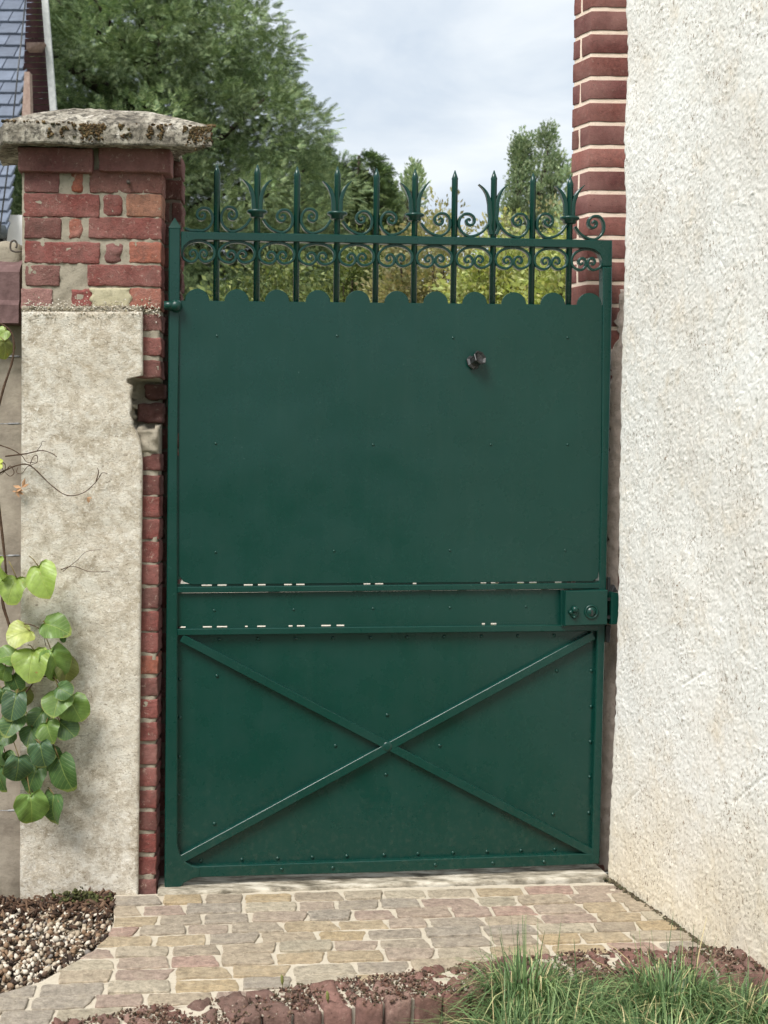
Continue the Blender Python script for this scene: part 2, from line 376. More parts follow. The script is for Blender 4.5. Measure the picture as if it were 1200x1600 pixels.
# ---- paving
PV0 = at_z(250, 1402); PY = R(7)
e1 = Vector((math.cos(PY), math.sin(PY), 0)); e2 = Vector((-math.sin(PY), math.cos(PY), 0))
def uv(p): q = p - PV0; return (q.dot(e1), q.dot(e2))
bnd = [uv(at_z(x, y)) for x, y in [(177, 1398), (175, 1408), (176, 1440), (169, 1462), (146, 1485), (110, 1507), (60, 1535), (2, 1553), (-90, 1580), (-260, 1622)]]
bnd_s = sorted([(v_, u_) for u_, v_ in bnd])
# edging path (top centre line), pixels -> world
EDGE_Z = 0.05
epx = [(120, 1617), (300, 1586), (430, 1566), (560, 1549), (660, 1536), (760, 1522), (860, 1509), (960, 1502), (1110, 1499), (1215, 1497), (1300, 1495)]
EP = [at_z(x, y, EDGE_Z) for x, y in epx]
EP = catmull(EP, 6)
def edge_v(u):   # back limit of the paving along the edging
    pts = sorted([(uv(p)[0], uv(p)[1]) for p in EP]); return interp(pts, u)
paving = empty('paving', PV0); paving.rotation_euler = (0, 0, PY); tag(paving, kind='structure')
# mortar bed
gx = np.linspace(-0.95, 1.75, 150); gy = np.linspace(-1.55, 0.03, 100)
Vv = []; Ff = []
ok = np.zeros((len(gx), len(gy)), int) - 1
for i, a in enumerate(gx):
    for j, b in enumerate(gy):
        lo_u = interp(bnd_s, b) + 0.004
        aa = max(a, lo_u); p = PV0 + e1 * aa + e2 * b
        wd = (p - WA).dot(-WN)
        if wd > 0.06 or b < edge_v(aa) - 0.02 : continue
        if a < lo_u - 0.03: continue
        ok[i, j] = len(Vv); Vv.append((aa, b, 0.0008 + 0.0026 * mnoise.noise(Vector((aa * 40, b * 40, 0))) + 0.002 * mnoise.noise(Vector((aa * 110, b * 110, 3)))))
for i in range(len(gx) - 1):
    for j in range(len(gy) - 1):
        q = (ok[i, j], ok[i + 1, j], ok[i + 1, j + 1], ok[i, j + 1])
        if min(q) >= 0: Ff.append(tuple(int(t) for t in q))
build('mortar_bed', Vv, Ff, MORTAR3, paving, True)
SCOL = [lin(150, 138, 121), lin(142, 131, 116), lin(152, 138, 116), lin(147, 133, 120), lin(149, 136, 123), lin(154, 138, 112), lin(141, 133, 122), lin(156, 147, 131), lin(146, 138, 122), lin(148, 126, 115), lin(158, 149, 132), lin(144, 134, 120), lin(144, 128, 117), lin(152, 137, 114), lin(152, 142, 126), lin(140, 131, 119)]
def slab_piece(poly, h, seed):
    rs = random.Random(seed); P = []
    n = len(poly); c = sum((Vector(p) for p in poly), Vector((0, 0))) / n
    for i in range(n):
        a, b = Vector(poly[i]), Vector(poly[(i + 1) % n]); k = max(2, int((b - a).length / 0.018))
        for t in range(k):
            q = a.lerp(b, t / k)
            if t == 0: q = q.lerp(c, rs.uniform(0.01, 0.05))
            q = q + Vector((rs.uniform(-1, 1), rs.uniform(-1, 1))) * 0.0024
            P.append(q)
    m_ = len(P); tz = rs.uniform(-0.002, 0.004); tx, ty = rs.uniform(-.025, .025), rs.uniform(-.025, .025)
    H = lambda q: h + tz + (q.x - c.x) * tx + (q.y - c.y) * ty + 0.002 * mnoise.noise(Vector((q.x * 50, q.y * 50, seed)))
    v = [(q.x - c.x, q.y - c.y, -0.03) for q in P] + [(q.x - c.x, q.y - c.y, H(q) - 0.0016) for q in P]
    for s_, dz in ((0.955, 0.0), (0.6, 0.0002)):
        for q in P:
            g = c.lerp(q, s_); v.append((g.x - c.x, g.y - c.y, H(g) + dz))
    v.append((0, 0, h + tz + 0.001)); f = []
    for r_ in range(3): f += [(r_ * m_ + i, r_ * m_ + (i + 1) % m_, (r_ + 1) * m_ + (i + 1) % m_, (r_ + 1) * m_ + i) for i in range(m_)]
    f += [(3 * m_ + i, 3 * m_ + (i + 1) % m_, 4 * m_) for i in range(m_)]
    return v, f, c
rs = random.Random(11); sid = 0
v_top = 0.0; row = 0
while v_top > -1.5:
    hgt = rs.uniform(0.078, 0.092); v_bot = v_top - hgt
    wm = 0.5 * (v_top + v_bot)
    l_top, l_bot = interp(bnd_s, v_top), interp(bnd_s, v_bot)
    # right limit from the wall
    def right(vv):
        a, b = 0.0, 3.0
        for _ in range(30):
            mid = (a + b) / 2; p = PV0 + e1 * mid + e2 * vv
            if (p - WA).dot(-WN) > -0.004: b = mid
            else: a = mid
        return a
    u = max(min(l_top, l_bot), -0.9); first = True
    rmax = min(right(v_bot), 1.7)
    u += 0.0 if row % 2 == 0 else -0.05
    while u < rmax - 0.02:
        ln = rs.uniform(0.11, 0.17); u2 = u + ln
        if rmax - u2 < 0.06: u2 = rmax
        j = 0.0052
        sk1 = rs.uniform(-.012, .012)
        p = [[max(u, l_bot) + j, v_bot + j], [u2 - j + sk1, v_bot + j], [u2 - j - sk1, v_top - j], [max(u, l_top) + j, v_top - j]]
        p[2][0] = min(p[2][0], right(v_top) - j)
        u = u2 + rs.uniform(0, 0.004)
        if p[1][0] - p[0][0] < 0.035 or p[2][0] - p[3][0] < 0.012: continue
        cu = sum(a for a, _ in p) / 4
        if wm < edge_v(cu) - 0.0: continue
        sid += 1
        v, f, c = slab_piece(p, 0.005, sid)
        build('paving_stone', v, f, STONE, paving, False, loc=(c.x, c.y, 0), color=tuple(k_ * q for k_, q in zip((1.38, 1.36, 1.33), rs.choice(SCOL))))
    v_top = v_bot; row += 1

# threshold under the gate
tf0, tf1 = at_z(246, 1401), at_z(952, 1374)
thr = MB(); td = (tf1 - tf0).normalized(); tn = Vector((-td.y, td.x, 0)); tl = (tf1 - tf0).length
vv, ff = piece(tl, 0.34, 0.06, 0.008, 0.004, 9, 5, (30, 6, 2))
threshold = build('threshold', vv, ff, m_plain('worn_concrete', [(0.36, lin(92, 86, 74)), (0.5, lin(156, 148, 132)), (0.62, lin(196, 189, 174))], 22, 0.92, 0.6, 60, 0.006, stretch=(0.5, 1.6, 1)), None, True,
                  loc=(tf0 + td * tl / 2 + tn * 0.17 + Vector((0, 0, -0.018))), rot=(0, 0, math.atan2(td.y, td.x))); tag(threshold, kind='structure')

# ---- flower bed soil (camera side) and gravel strip soil
SOIL = m_plain('dark_soil', [(0.3, (0.03, 0.022, 0.015)), (0.7, (0.085, 0.065, 0.045))], 40, 0.97, 0.9, 90, 0.012)
sv = []; nE = len(EP)
for p in EP: sv += [(p.x, p.y - 0.04, -0.06), (p.x + 0.0, min(p.y - 0.3, 2.6), -0.09)]
flower_bed = build('flower_bed', sv, [(2 * i, 2 * i + 1, 2 * i + 3, 2 * i + 2) for i in range(nE - 1)], SOIL); tag(flower_bed, kind='structure')
gpoly = [at_z(x, y) for x, y in [(-500, 1408), (20, 1408), (100, 1404), (177, 1398), (176, 1440), (169, 1462), (146, 1485), (110, 1507), (60, 1535), (2, 1553), (-90, 1580), (-260, 1622)]]
gravel_bed = build('gravel_bed', [(p.x, p.y + (0.06 if i < 4 else 0), -0.02) for i, p in enumerate(gpoly)], [tuple(range(len(gpoly) - 1, -1, -1))], SOIL); tag(gravel_bed, kind='structure')

def ico():
    t = (1 + 5 ** .5) / 2
    v = np.array([(-1, t, 0), (1, t, 0), (-1, -t, 0), (1, -t, 0), (0, -1, t), (0, 1, t), (0, -1, -t), (0, 1, -t), (t, 0, -1), (t, 0, 1), (-t, 0, -1), (-t, 0, 1)], float)
    v /= np.linalg.norm(v[0])
    f = np.array([(0, 11, 5), (0, 5, 1), (0, 1, 7), (0, 7, 10), (0, 10, 11), (1, 5, 9), (5, 11, 4), (11, 10, 2), (10, 7, 6), (7, 1, 8), (3, 9, 4), (3, 4, 2), (3, 2, 6), (3, 6, 8), (3, 8, 9), (4, 9, 5), (2, 4, 11), (6, 2, 10), (8, 6, 7), (9, 8, 1)])
    return v, f
IV, IF = ico()
def rand_rot(n):
    q = rng.normal(size=(n, 4)); q /= np.linalg.norm(q, axis=1)[:, None]; a, b, c, d = q.T
    return np.stack([np.stack([1 - 2 * (c * c + d * d), 2 * (b * c - d * a), 2 * (b * d + c * a)], -1), np.stack([2 * (b * c + d * a), 1 - 2 * (b * b + d * d), 2 * (c * d - b * a)], -1), np.stack([2 * (b * d - c * a), 2 * (c * d + b * a), 1 - 2 * (b * b + c * c)], -1)], 1)
def scatter(tv, tf, pos, rot, scl):     # instances baked into one mesh
    n = len(pos); V = np.einsum('nij,nkj->nki', rot, tv[None] * scl[:, None, :]) + pos[:, None, :]
    T = (tf[None] + (np.arange(n) * len(tv))[:, None, None]).reshape(-1, tf.shape[1]); return V.reshape(-1, 3), T
def pebbles(pos, smin, smax, flat=0.7):
    n = len(pos); s_ = rng.uniform(smin, smax, n)[:, None] * rng.uniform(0.6, 1.3, (n, 3)); s_[:, 2] *= flat
    V, T = scatter(IV, IF, pos, rand_rot(n), s_)
    V += rng.normal(size=V.shape) * smin * 0.32
    return V, T
def inside(pt, poly):
    c = False; n = len(poly)
    for i in range(n):
        a, b = poly[i], poly[i - 1]
        if (a.y > pt[1]) != (b.y > pt[1]) and pt[0] < (b.x - a.x) * (pt[1] - a.y) / (b.y - a.y) + a.x: c = not c
    return c
pp = []
while len(pp) < 7000:
    x, y = rng.uniform(-1.75, -0.7), rng.uniform(3.2, 4.25)
    if inside((x, y), gpoly): pp.append((x, y, rng.uniform(-0.02, 0.004)))
V, T = pebbles(np.array(pp), 0.004, 0.0105)
pe = build_np('gravel', V, T, m_island('garden_gravel', [(0.0, lin(200, 190, 174)), (0.22, lin(160, 146, 126)), (0.38, lin(132, 108, 86)), (0.54, lin(92, 74, 60)), (0.70, lin(56, 45, 38)), (0.85, lin(178, 164, 144)), (0.95, lin(118, 112, 106))], 0.8, bs=150, interp_='CONSTANT'))
tag(pe, 'loose white and brown gravel in the bed at the foot of the left wall', 'gravel', kind='stuff')
bk = []
while len(bk) < 900:
    x, y = rng.uniform(-1.6, -0.76), 4.22 - abs(rng.normal()) * 0.13
    if inside((x, y), gpoly): bk.append((x, y, rng.uniform(-0.005, 0.014)))
bk = np.array(bk); s_ = np.stack([rng.uniform(.008, .026, 900), rng.uniform(.003, .007, 900), rng.uniform(.002, .005, 900)], 1)
V, T = scatter(IV, IF, bk, rand_rot(900), s_)
o = build_np('bark_mulch', V, T, m_island('bark_chips', [(0, lin(44, 34, 28)), (0.5, lin(84, 62, 48)), (0.8, lin(112, 90, 72)), (1, lin(60, 50, 46))], 0.9)); tag(o, 'dark bark chips and dead leaves lying against the pillar foot', 'mulch', kind='stuff')

# ------------------------------------------------------------------ left pillar
pillar = empty('brick_pillar', PLR.o, PLR.yaw)
tag(pillar, 'tall old brick gate pillar with mossy stone cap and beige rendered front, left of gate', 'pillar')
def px_brick(fr, parent, x0, x1, y0, y1, d, depth, col, mat=BRICK, seed=0, rnd=0.0035, amp=0.0028, name='brick', freq=48):
    a, b = fr.p(x0, y1, d), fr.p(x1, y0, d); dx, dz = b.x - a.x, b.z - a.z
    v, f = piece(dx, depth, dz, rnd, amp, freq, seed, (max(4, int(dx / .011)), 3, 7))
    return build(name, v, f, mat, parent, True, loc=((a.x + b.x) / 2, d + depth / 2, (a.z + b.z) / 2), color=col)
RED, DRED, ORG, TAN, PRP = lin(128, 68, 62), lin(104, 62, 57), lin(156, 90, 68), lin(160, 114, 90), lin(112, 70, 68)
rowsP = [
 (233, 266, -0.022, [(29, 143, PRP), (155, 266, PRP)]),
 (268, 299, 0, [(39, 91, PRP), (112, 128, ORG), (141, 254, lin(112, 72, 64))]),
 (305, 337, 0, [(38, 154, RED), (162, 190, RED), (199, 253, TAN)]),
 (342, 371, 0, [(39, 94, DRED), (108, 127, ORG), (140, 253, RED)]),
 (380, 409, 0, [(40, 155, lin(130, 50, 46)), (165, 190, PRP), (203, 252, ORG)]),
 (416, 445, 0, [(41, 92, DRED), (138, 252, RED)]),
 (452, 481, 0, [(34, 80, lin(150, 112, 106)), (112, 144, lin(136, 70, 66)), (202, 252, ORG)])]
sd_ = 1
for y0, y1, d, bs in rowsP:
    for x0, x1, c in bs:
        k = random.uniform(0.85, 1.15)
        small = (x1 - x0) < 35
        px_brick(PLR, pillar, x0 - 1.5, x1 + (0 if x1 > 245 else 1.5), y0 - 1.2, y1 + 1.2, d, 0.10, tuple(q * k for q in c), seed=sd_, amp=0.005 if small else 0.0032, rnd=0.008 if small else 0.0035); sd_ += 1
# left return of the corbel and courses (short headers seen edge-on)
ys_strip = [(491, 516), (527, 555), (563, 590), (709, 735), (742, 774), (776, 808), (812, 843), (846, 879), (882, 914), (918, 951), (955, 986), (989, 1020), (1025, 1053), (1059, 1088), (1093, 1123), (1129, 1158), (1164, 1194), (1200, 1229), (1235, 1263), (1269, 1298), (1304, 1333), (1339, 1367), (1374, 1401)]
for y0, y1 in ys_strip:
    xr = interp([(490, 252), (1400, 243)], y0); xl = xr - 50
    c = random.choice([RED, DRED, RED, lin(120, 66, 60), ORG if random.random() < .4 else DRED]); k = random.uniform(.85, 1.12)
    px_brick(PLR, pillar, xl, xr, y0, y1, 0, 0.11, tuple(q * k for q in c), seed=sd_, amp=0.003); sd_ += 1
# mortar core: noisy front skin with a hollow where bricks are missing
def skin(fr, name, xl, xr, ytop, ybot, d, mat, parent, nu, nv, amp, fq, back, hole=None, seed=0):
    """vertical sheet with depth: front grid following pixel outlines + sides back"""
    zt, zb = fr.p(xl(ytop), ytop, d).z, fr.p(xl(ybot), ybot, d).z
    v = []; f = []
    for j in range(nv + 1):
        y = ytop + (ybot - ytop) * j / nv
        a, b = fr.p(xl(y), y, d), fr.p(xr(y), y, d)
        for i in range(nu + 1):
            t = i / nu; p = a.lerp(b, t)
            q = p * fq + Vector((seed * 9.1, 0, seed))
            dd = amp * (mnoise.noise(q) + 0.5 * mnoise.noise(q * 2.7))
            if hole: dd += hole(p, a.x + (b.x - a.x) * t, y, xl(y) + (xr(y) - xl(y)) * t)
            v.append((p.x, d + dd, p.z))
    n = nu + 1
    for j in range(nv):
        for i in range(nu): f.append((j * n + i, (j + 1) * n + i, (j + 1) * n + i + 1, j * n + i + 1))
    # border back
    loop = [j * n for j in range(nv + 1)] + [nv * n + i for i in range(1, n)] + [j * n + nu for j in range(nv - 1, -1, -1)] + [i for i in range(nu - 1, 0, -1)]
    b0 = len(v)
    for i in loop: v.append((v[i][0], back, v[i][2]))
    m_ = len(loop)
    for i in range(m_): f.append((loop[i], b0 + i, b0 + (i + 1) % m_, loop[(i + 1) % m_]))
    f.append(tuple(b0 + i for i in range(m_ - 1, -1, -1)))
    return build(name, v, f, mat, parent, True)
hol = lambda p, lx, y, x: (0.105 if (592 + 3 * math.sin(x * .3) < y < 668 + 4 * math.sin(x * .25) and x > 203 + 3 * math.sin(y * .35)) else 0.0)
skin(PLR, 'mortar', lambda y: 34.5 if y < 490 else 37, lambda y: interp([(230, 252), (490, 249), (1400, 240)], y), 232, 1404, 0.004, MORTAR, pillar, 40, 210, 0.006, 30, 0.12, hol, 3)
# rendered face, proud of the bricks, with the bite taken out of its right edge
xr_r = lambda y: interp([(485, 222), (588, 222.5), (592, 195), (597, 197), (603, 207), (618, 203), (634, 205), (648, 202), (656, 207), (664, 206), (674, 213), (690, 219), (720, 222), (1400, 215), (1420, 214)], y)
skin(PLR, 'render', lambda y: interp([(485, 34), (1420, 31)], y), xr_r, 487, 1422, -0.022, RENDER, pillar, 34, 170, 0.0045, 9, 0.01, None, 8)
# ragged mortar fillets at the top of the render
skin(PLR, 'mortar_fillet', lambda y: 34, lambda y: 222 + 4 * math.sin(y), 478, 489, -0.012, MORTAR, pillar, 50, 3, 0.012, 60, 0.01, None, 15)
skin(PLR, 'mortar_patch', lambda y: 206 + (690 - y) * 0.1, lambda y: 246, 672, 706, -0.004, MORTAR, pillar, 8, 8, 0.010, 40, 0.06, None, 21)
skin(PLR, 'mortar_patch', lambda y: 142 + 3 * math.sin(y * .4), lambda y: 204 + 3 * math.sin(y * .3), 450, 480, -0.002, m_mortar('greenish_render', lin(168, 160, 128), lin(190, 182, 156)), pillar, 10, 8, 0.006, 40, 0.03, None, 23)
lc = []
for _ in range(700):
    x_ = random.uniform(36, 250); yb_ = 483 + 7 * mnoise.noise(Vector((x_ * .05, 2, 0))) + random.gauss(0, 6.5)
    p = PLR.p(x_, yb_, (-.014 if yb_ < 488 else -.023) if x_ < 221 else -.002); lc.append((p.x, p.y + random.uniform(-.004, .004), p.z))
V, T = pebbles(np.array(lc), .0010, .0036, .5); q = build_np('lime_crumbs', V, T, m_island('lime_crumbs', [(0, lin(206, 200, 188)), (.35, lin(180, 170, 150)), (.6, lin(150, 140, 112)), (.8, lin(224, 219, 208)), (1, lin(168, 150, 130))], .95), pillar); q['kind'] = 'stuff'
# broken bricks inside the hollow, its shade painted in by darker colours
px_brick(PLR, pillar, 226, 258, 600, 624, 0.088, 0.04, lin(84, 50, 46), seed=401, amp=.006, rnd=.008)
px_brick(PLR, pillar, 214, 256, 630, 660, 0.082, 0.04, lin(88, 54, 50), seed=402, amp=.006, rnd=.008)
# pillar body behind the front course
b_ = MB(); xA, xB = PLR.p(36, 800, 0).x, PLR.p(240, 800, 0).x
b_.add([(xA + .004, .115, 0), (xB, .115, 0), (xB, .46, 0), (xA - .03, .46, 0), (xA + .004, .115, 2.22), (xB, .115, 2.22), (xB, .46, 2.22), (xA - .03, .46, 2.22)],
       [(0, 3, 2, 1), (4, 5, 6, 7), (0, 1, 5, 4), (1, 2, 6, 5), (2, 3, 7, 6), (3, 0, 4, 7)]); b_.build('core', MORTAR, pillar)
# set-back jamb behind the gate's hinge side: shade of the recess put into brick and mortar colour
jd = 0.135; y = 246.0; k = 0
jm = MB(); a, b = PLR.p(232, 1400, jd + .004), PLR.p(284, 246, jd + .004); jm.box(a.x, b.x - .004, jd + .006, jd + .10, 0, b.z); jm.build('jamb_mortar', m_mortar('recess_shade_mortar', lin(110, 98, 88), lin(136, 124, 112)), pillar)
while y < 1390:
    xr = interp([(240, 285), (420, 283), (1400, 277)], y); xl = interp([(240, 247), (1400, 237)], y)
    c = random.choice([DRED, PRP, lin(92, 52, 48), RED]); s_ = 0.8  # brick colours scaled down to stand for shade in the recess
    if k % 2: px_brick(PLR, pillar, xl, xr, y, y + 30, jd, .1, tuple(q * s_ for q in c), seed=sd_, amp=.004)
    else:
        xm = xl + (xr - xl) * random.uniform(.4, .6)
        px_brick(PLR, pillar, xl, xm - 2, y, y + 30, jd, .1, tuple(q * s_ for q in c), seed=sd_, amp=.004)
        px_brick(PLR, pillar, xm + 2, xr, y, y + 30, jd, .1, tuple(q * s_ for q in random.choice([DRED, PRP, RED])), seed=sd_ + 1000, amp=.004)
    sd_ += 1; y += 35.4; k += 1
# cap stone
fd = -0.085
A, B_ = PLR.p(3, 222, fd), PLR.p(331, 229, fd)
zb = A.z; ft = PLR.p(160, 195, fd).z; za = PLR.p(170, 177, fd + .2).z
def cap_outline(s_):      # plan polygon, scaled about the middle
    P = [(A.x, fd), (A.x + (B_.x - A.x) * .33, fd), (A.x + (B_.x - A.x) * .66, fd), (B_.x, fd), (B_.x - .045, fd + .06), (B_.x - .105, fd + .14), (B_.x - .12, fd + .34), (A.x + .25, fd + .36), (A.x - .075, fd + .34), (A.x - .06, fd + .22), (A.x - .03, fd + .1)]
    c = Vector(((A.x + B_.x) / 2 - .03, fd + .19)); return [c + (Vector(p) - c) * s_ for p in P]
rings = [(0.60, zb + .004), (0.93, zb + .003), (0.985, zb), (1.0, zb + .005), (1.004, zb + .03), (1.004, (zb + ft) / 2), (1.003, ft - .02), (1.0, ft - .006), (0.985, ft), (0.94, ft + (za - ft) * .14), (0.7, ft + (za - ft) * .5), (0.4, ft + (za - ft) * .88), (0.12, za)]
capv = []; capf = []; SUB = 12
for s_, z in rings:
    O = cap_outline(s_); pts = []
    for i in range(len(O)):
        for t in range(SUB): pts.append(O[i].lerp(O[(i + 1) % len(O)], t / SUB))
    for q in pts:
        p = Vector((q.x, q.y, z)); nz = mnoise.noise_vector(p * 14) * .004 + mnoise.noise_vector(p * 50) * .0035
        capv.append(p + nz)
n_ = len(cap_outline(1)) * SUB
for r_ in range(len(rings) - 1): capf += [(r_ * n_ + i, r_ * n_ + (i + 1) % n_, (r_ + 1) * n_ + (i + 1) % n_, (r_ + 1) * n_ + i) for i in range(n_)]
capf += [tuple(range(n_ - 1, -1, -1)), tuple((len(rings) - 1) * n_ + i for i in range(n_))]
def m_cap():
    M = Mat('lichen_stone', 0.95, 0.1)
    c = M.ramp(M.noise(14, 7, 0.7), [(0.30, lin(84, 80, 72)), (0.48, lin(140, 133, 120)), (0.66, lin(182, 176, 162))])
    c = M.mix(M.ramp(M.noise(48, 5, 0.75), [(0.45, 0.0), (0.60, 0.92)]), c, lin(70, 66, 60))
    c = M.mix(M.ramp(M.noise(30, 5, 0.7, 0.5), [(0.60, 0.0), (0.68, 0.85)]), c, lin(214, 208, 196))
    M.color(c); M.bump(M.noise(70, 7, 0.75), 0.8, 0.006); return M.m
cap = build('cap_stone', capv, capf, m_cap(), pillar, False); cap['label'] = 'lichened stone cap with brown moss on its sloping top'
# moss cushions on the cap
mp_ = []
for _ in range(9000):
    u = rng.uniform(0, 1); x = A.x + (B_.x - A.x) * u
    dens = (1.0 if u < .42 else 0.25)
    if rng.random() < 0.6:      # top surface
        t = rng.uniform(0.0, 0.35); yy = fd + t * .5; z = ft + (za - ft) * min(1, t * 2.2) * (1 - abs(u - .5) * .7)
        if rng.random() > dens * (0.5 + mnoise.noise(Vector((x * 9, yy * 9, 2)))): continue
        if .40 < u < .72 and rng.random() < .7: continue
        mp_.append((x, yy, z + .004))
    else:                        # hanging over the front lip
        z = ft - abs(rng.normal()) * .018
        if mnoise.noise(Vector((x * 13, 0, 7))) + .4 * mnoise.noise(Vector((x * 60, z * 60, 7))) < 0.06 or u < .2: continue
        mp_.append((x, fd - .001, z))
mp_ = np.array(mp_); V, T = pebbles(mp_, 0.0022, 0.006, 0.6)
MOSS = m_island('brown_moss', [(0.0, lin(58, 46, 32)), (0.35, lin(88, 70, 46)), (0.6, lin(112, 94, 64)), (0.8, lin(50, 44, 36)), (1.0, lin(78, 74, 50))], 0.97, bs=300)
ms = build_np('moss', V, T, MOSS, cap); ms['kind'] = 'stuff'

# ------------------------------------------------------------------ right: plastered wall + brick pier
wall = empty('plastered_wall', WA); wall.rotation_euler = (0, 0, math.atan2(WD.y, WD.x))   # local x towards camera, local y = to the wall's inside?
wl_y = Vector((-WD.y, WD.x, 0)); sgn = 1 if wl_y.dot(WN) > 0 else -1     # local +y * sgn faces the passage
tag(wall, 'rough white plastered house wall running along the right of the gate', 'wall')
def wall_s(px, py):     # distance along the wall and height of a pixel on the wall plane
    r_ = ray(px, py); t = (WA - CAM).dot(WN) / r_.dot(WN); h = CAM + r_ * t; return (h - WA).dot(WD), h.z
wl_edge = sorted([(wall_s(x, y)[1], wall_s(x, y)[0]) for x, y in [(976, -60), (975, 60), (973, 200), (972, 330), (972, 440), (970, 500), (966, 640), (964, 780), (963, 900), (960, 1000), (953, 1200), (948, 1320), (946, 1372)]])
HZ, LX, ST = 3.05, 1.15, 0.0033
nz_, nx_ = int(HZ / ST), int(LX / ST)
hm = np.zeros((nz_ + 1, nx_ + 1))
def val_noise(shape, cell, seed):
    g = np.random.default_rng(seed); a = g.normal(size=(int(shape[0] / cell) + 3, int(shape[1] / cell) + 3))
    yy = np.arange(shape[0]) / cell; xx = np.arange(shape[1]) / cell; y0 = yy.astype(int); x0 = xx.astype(int)
    fy = (yy - y0); fx = (xx - x0); fy = (fy * fy * (3 - 2 * fy))[:, None]; fx = (fx * fx * (3 - 2 * fx))[None]
    return a[y0][:, x0] * (1 - fy) * (1 - fx) + a[y0 + 1][:, x0] * fy * (1 - fx) + a[y0][:, x0 + 1] * (1 - fy) * fx + a[y0 + 1][:, x0 + 1] * fy * fx
hm += val_noise(hm.shape, 70, 1) * .0030 + val_noise(hm.shape, 22, 2) * .0006 + val_noise(hm.shape, 7, 3) * .0002 + val_noise(hm.shape, 2.6, 4) * .0004
gs = np.random.default_rng(5); W_ = 12
Yk, Xk = np.mgrid[-W_:W_ + 1, -W_:W_ + 1].astype(float)
for _ in range(42000):
    cy, cx = gs.integers(W_, nz_ - W_), gs.integers(W_, nx_ - W_)
    an = gs.normal(0.9, 0.8); ln_ = gs.uniform(1.2, 4.2) if gs.random() < .93 else gs.uniform(5, 9); wd_ = gs.uniform(.38, .62); cv = gs.normal(0, .06)
    a = Xk * math.cos(an) + Yk * math.sin(an); b = -Xk * math.sin(an) + Yk * math.cos(an) + cv * a * a
    hgt = gs.choice([-1, 1], p=[.42, .58]) * gs.uniform(.0003, .0015)
    hm[cy - W_:cy + W_ + 1, cx - W_:cx + W_ + 1] += hgt * np.exp(-(b / wd_) ** 2 - (a / ln_) ** 4)
for _ in range(14):        # long trowel drags
    cy, cx = gs.integers(60, nz_ - 60), gs.integers(20, nx_ - 20); an = gs.normal(1.0, .35); L2 = gs.integers(10, 34)
    for t in range(-L2, L2):
        yy, xx = int(cy + t * math.sin(an)), int(cx + t * math.cos(an))
        if 2 < yy < nz_ - 2 and 2 < xx < nx_ - 2: hm[yy - 1:yy + 2, xx - 1:xx + 2] -= .0008
zs = np.arange(nz_ + 1) * ST - 0.02; x0s = np.array([interp(wl_edge, z) for z in zs]) + val_noise((nz_ + 1, 2), 5, 9)[:, 0] * .0025
tt = np.linspace(0, 1, nx_ + 1); XX = x0s[:, None] + (LX - x0s[:, None]) * tt[None]
rd = np.clip(tt * LX / .03, 0, 1); YY = sgn * (hm + (-.012 * (1 - rd) ** 2)[None])      # softened arris
Vw = np.stack([XX, YY, np.broadcast_to(zs[:, None], XX.shape)], -1).reshape(-1, 3)
idx = np.arange((nz_ + 1) * (nx_ + 1)).reshape(nz_ + 1, nx_ + 1)
Tw = np.stack([idx[:-1, :-1], idx[:-1, 1:], idx[1:, 1:], idx[1:, :-1]], -1).reshape(-1, 4)
# thickness return at the ragged edge
nb = len(Vw); back = np.stack([x0s + .012, np.full(nz_ + 1, -sgn * .05), zs], -1); Vw = np.concatenate([Vw, back])
e = idx[:, 0]; bi = nb + np.arange(nz_ + 1)
Tw = np.concatenate([Tw, np.stack([e[1:], bi[1:], bi[:-1], e[:-1]], -1)])
build_np('plaster', Vw, Tw, PLASTER, wall, True)
cb = MB(); cb.box(0.04, 4.2, -sgn * .03 if sgn < 0 else -.40, .40 if sgn < 0 else -.03, -.05, 3.4)
cb.build('masonry', MORTAR, wall)
cb = MB(); cb.box(LX, 4.2, -.03, .006, -.05, 3.05); cb.build('plaster_return', PLASTER, wall)

dl = []
for _ in range(900):
    x_ = gs.uniform(.0, 1.1); dl.append((x_, sgn * (abs(gs.normal()) * .007 + .004), .004 + gs.uniform(-.004, .004)))
V, T = pebbles(np.array(dl), .0025, .007, .7); q = build_np('foot_dirt', V, T, m_island('foot_dirt', [(0, lin(52, 46, 36)), (.4, lin(86, 76, 60)), (.7, lin(70, 72, 50)), (1, lin(120, 108, 90))], .97), wall); q['kind'] = 'stuff'
pier_o = at_y(911.5, 700, 4.535); pier = empty('brick_pier', (pier_o.x, 4.535, 0))
tag(pier, 'dark red brick pier with cream pointing behind the right end of the gate', 'brick pier')
CFR = Frame((pier_o.x, 4.535, 0), 0.0)
shear = -0.47; fwid = .16; k = 0
joints = [y for y in (14, 49, 85, 120, 156, 192, 228, 263, 299, 335, 370, 405, 441, 477)]
zj = [CFR.p(923, y).z for y in joints]; pitch = (zj[0] - zj[-1]) / (len(zj) - 1)
zc = zj[0]
courses = [zj[0] + pitch * i for i in range(0, 7)][::-1] + [zj[0] - pitch * i for i in range(1, 40)]
lean = lambda z: 0.0
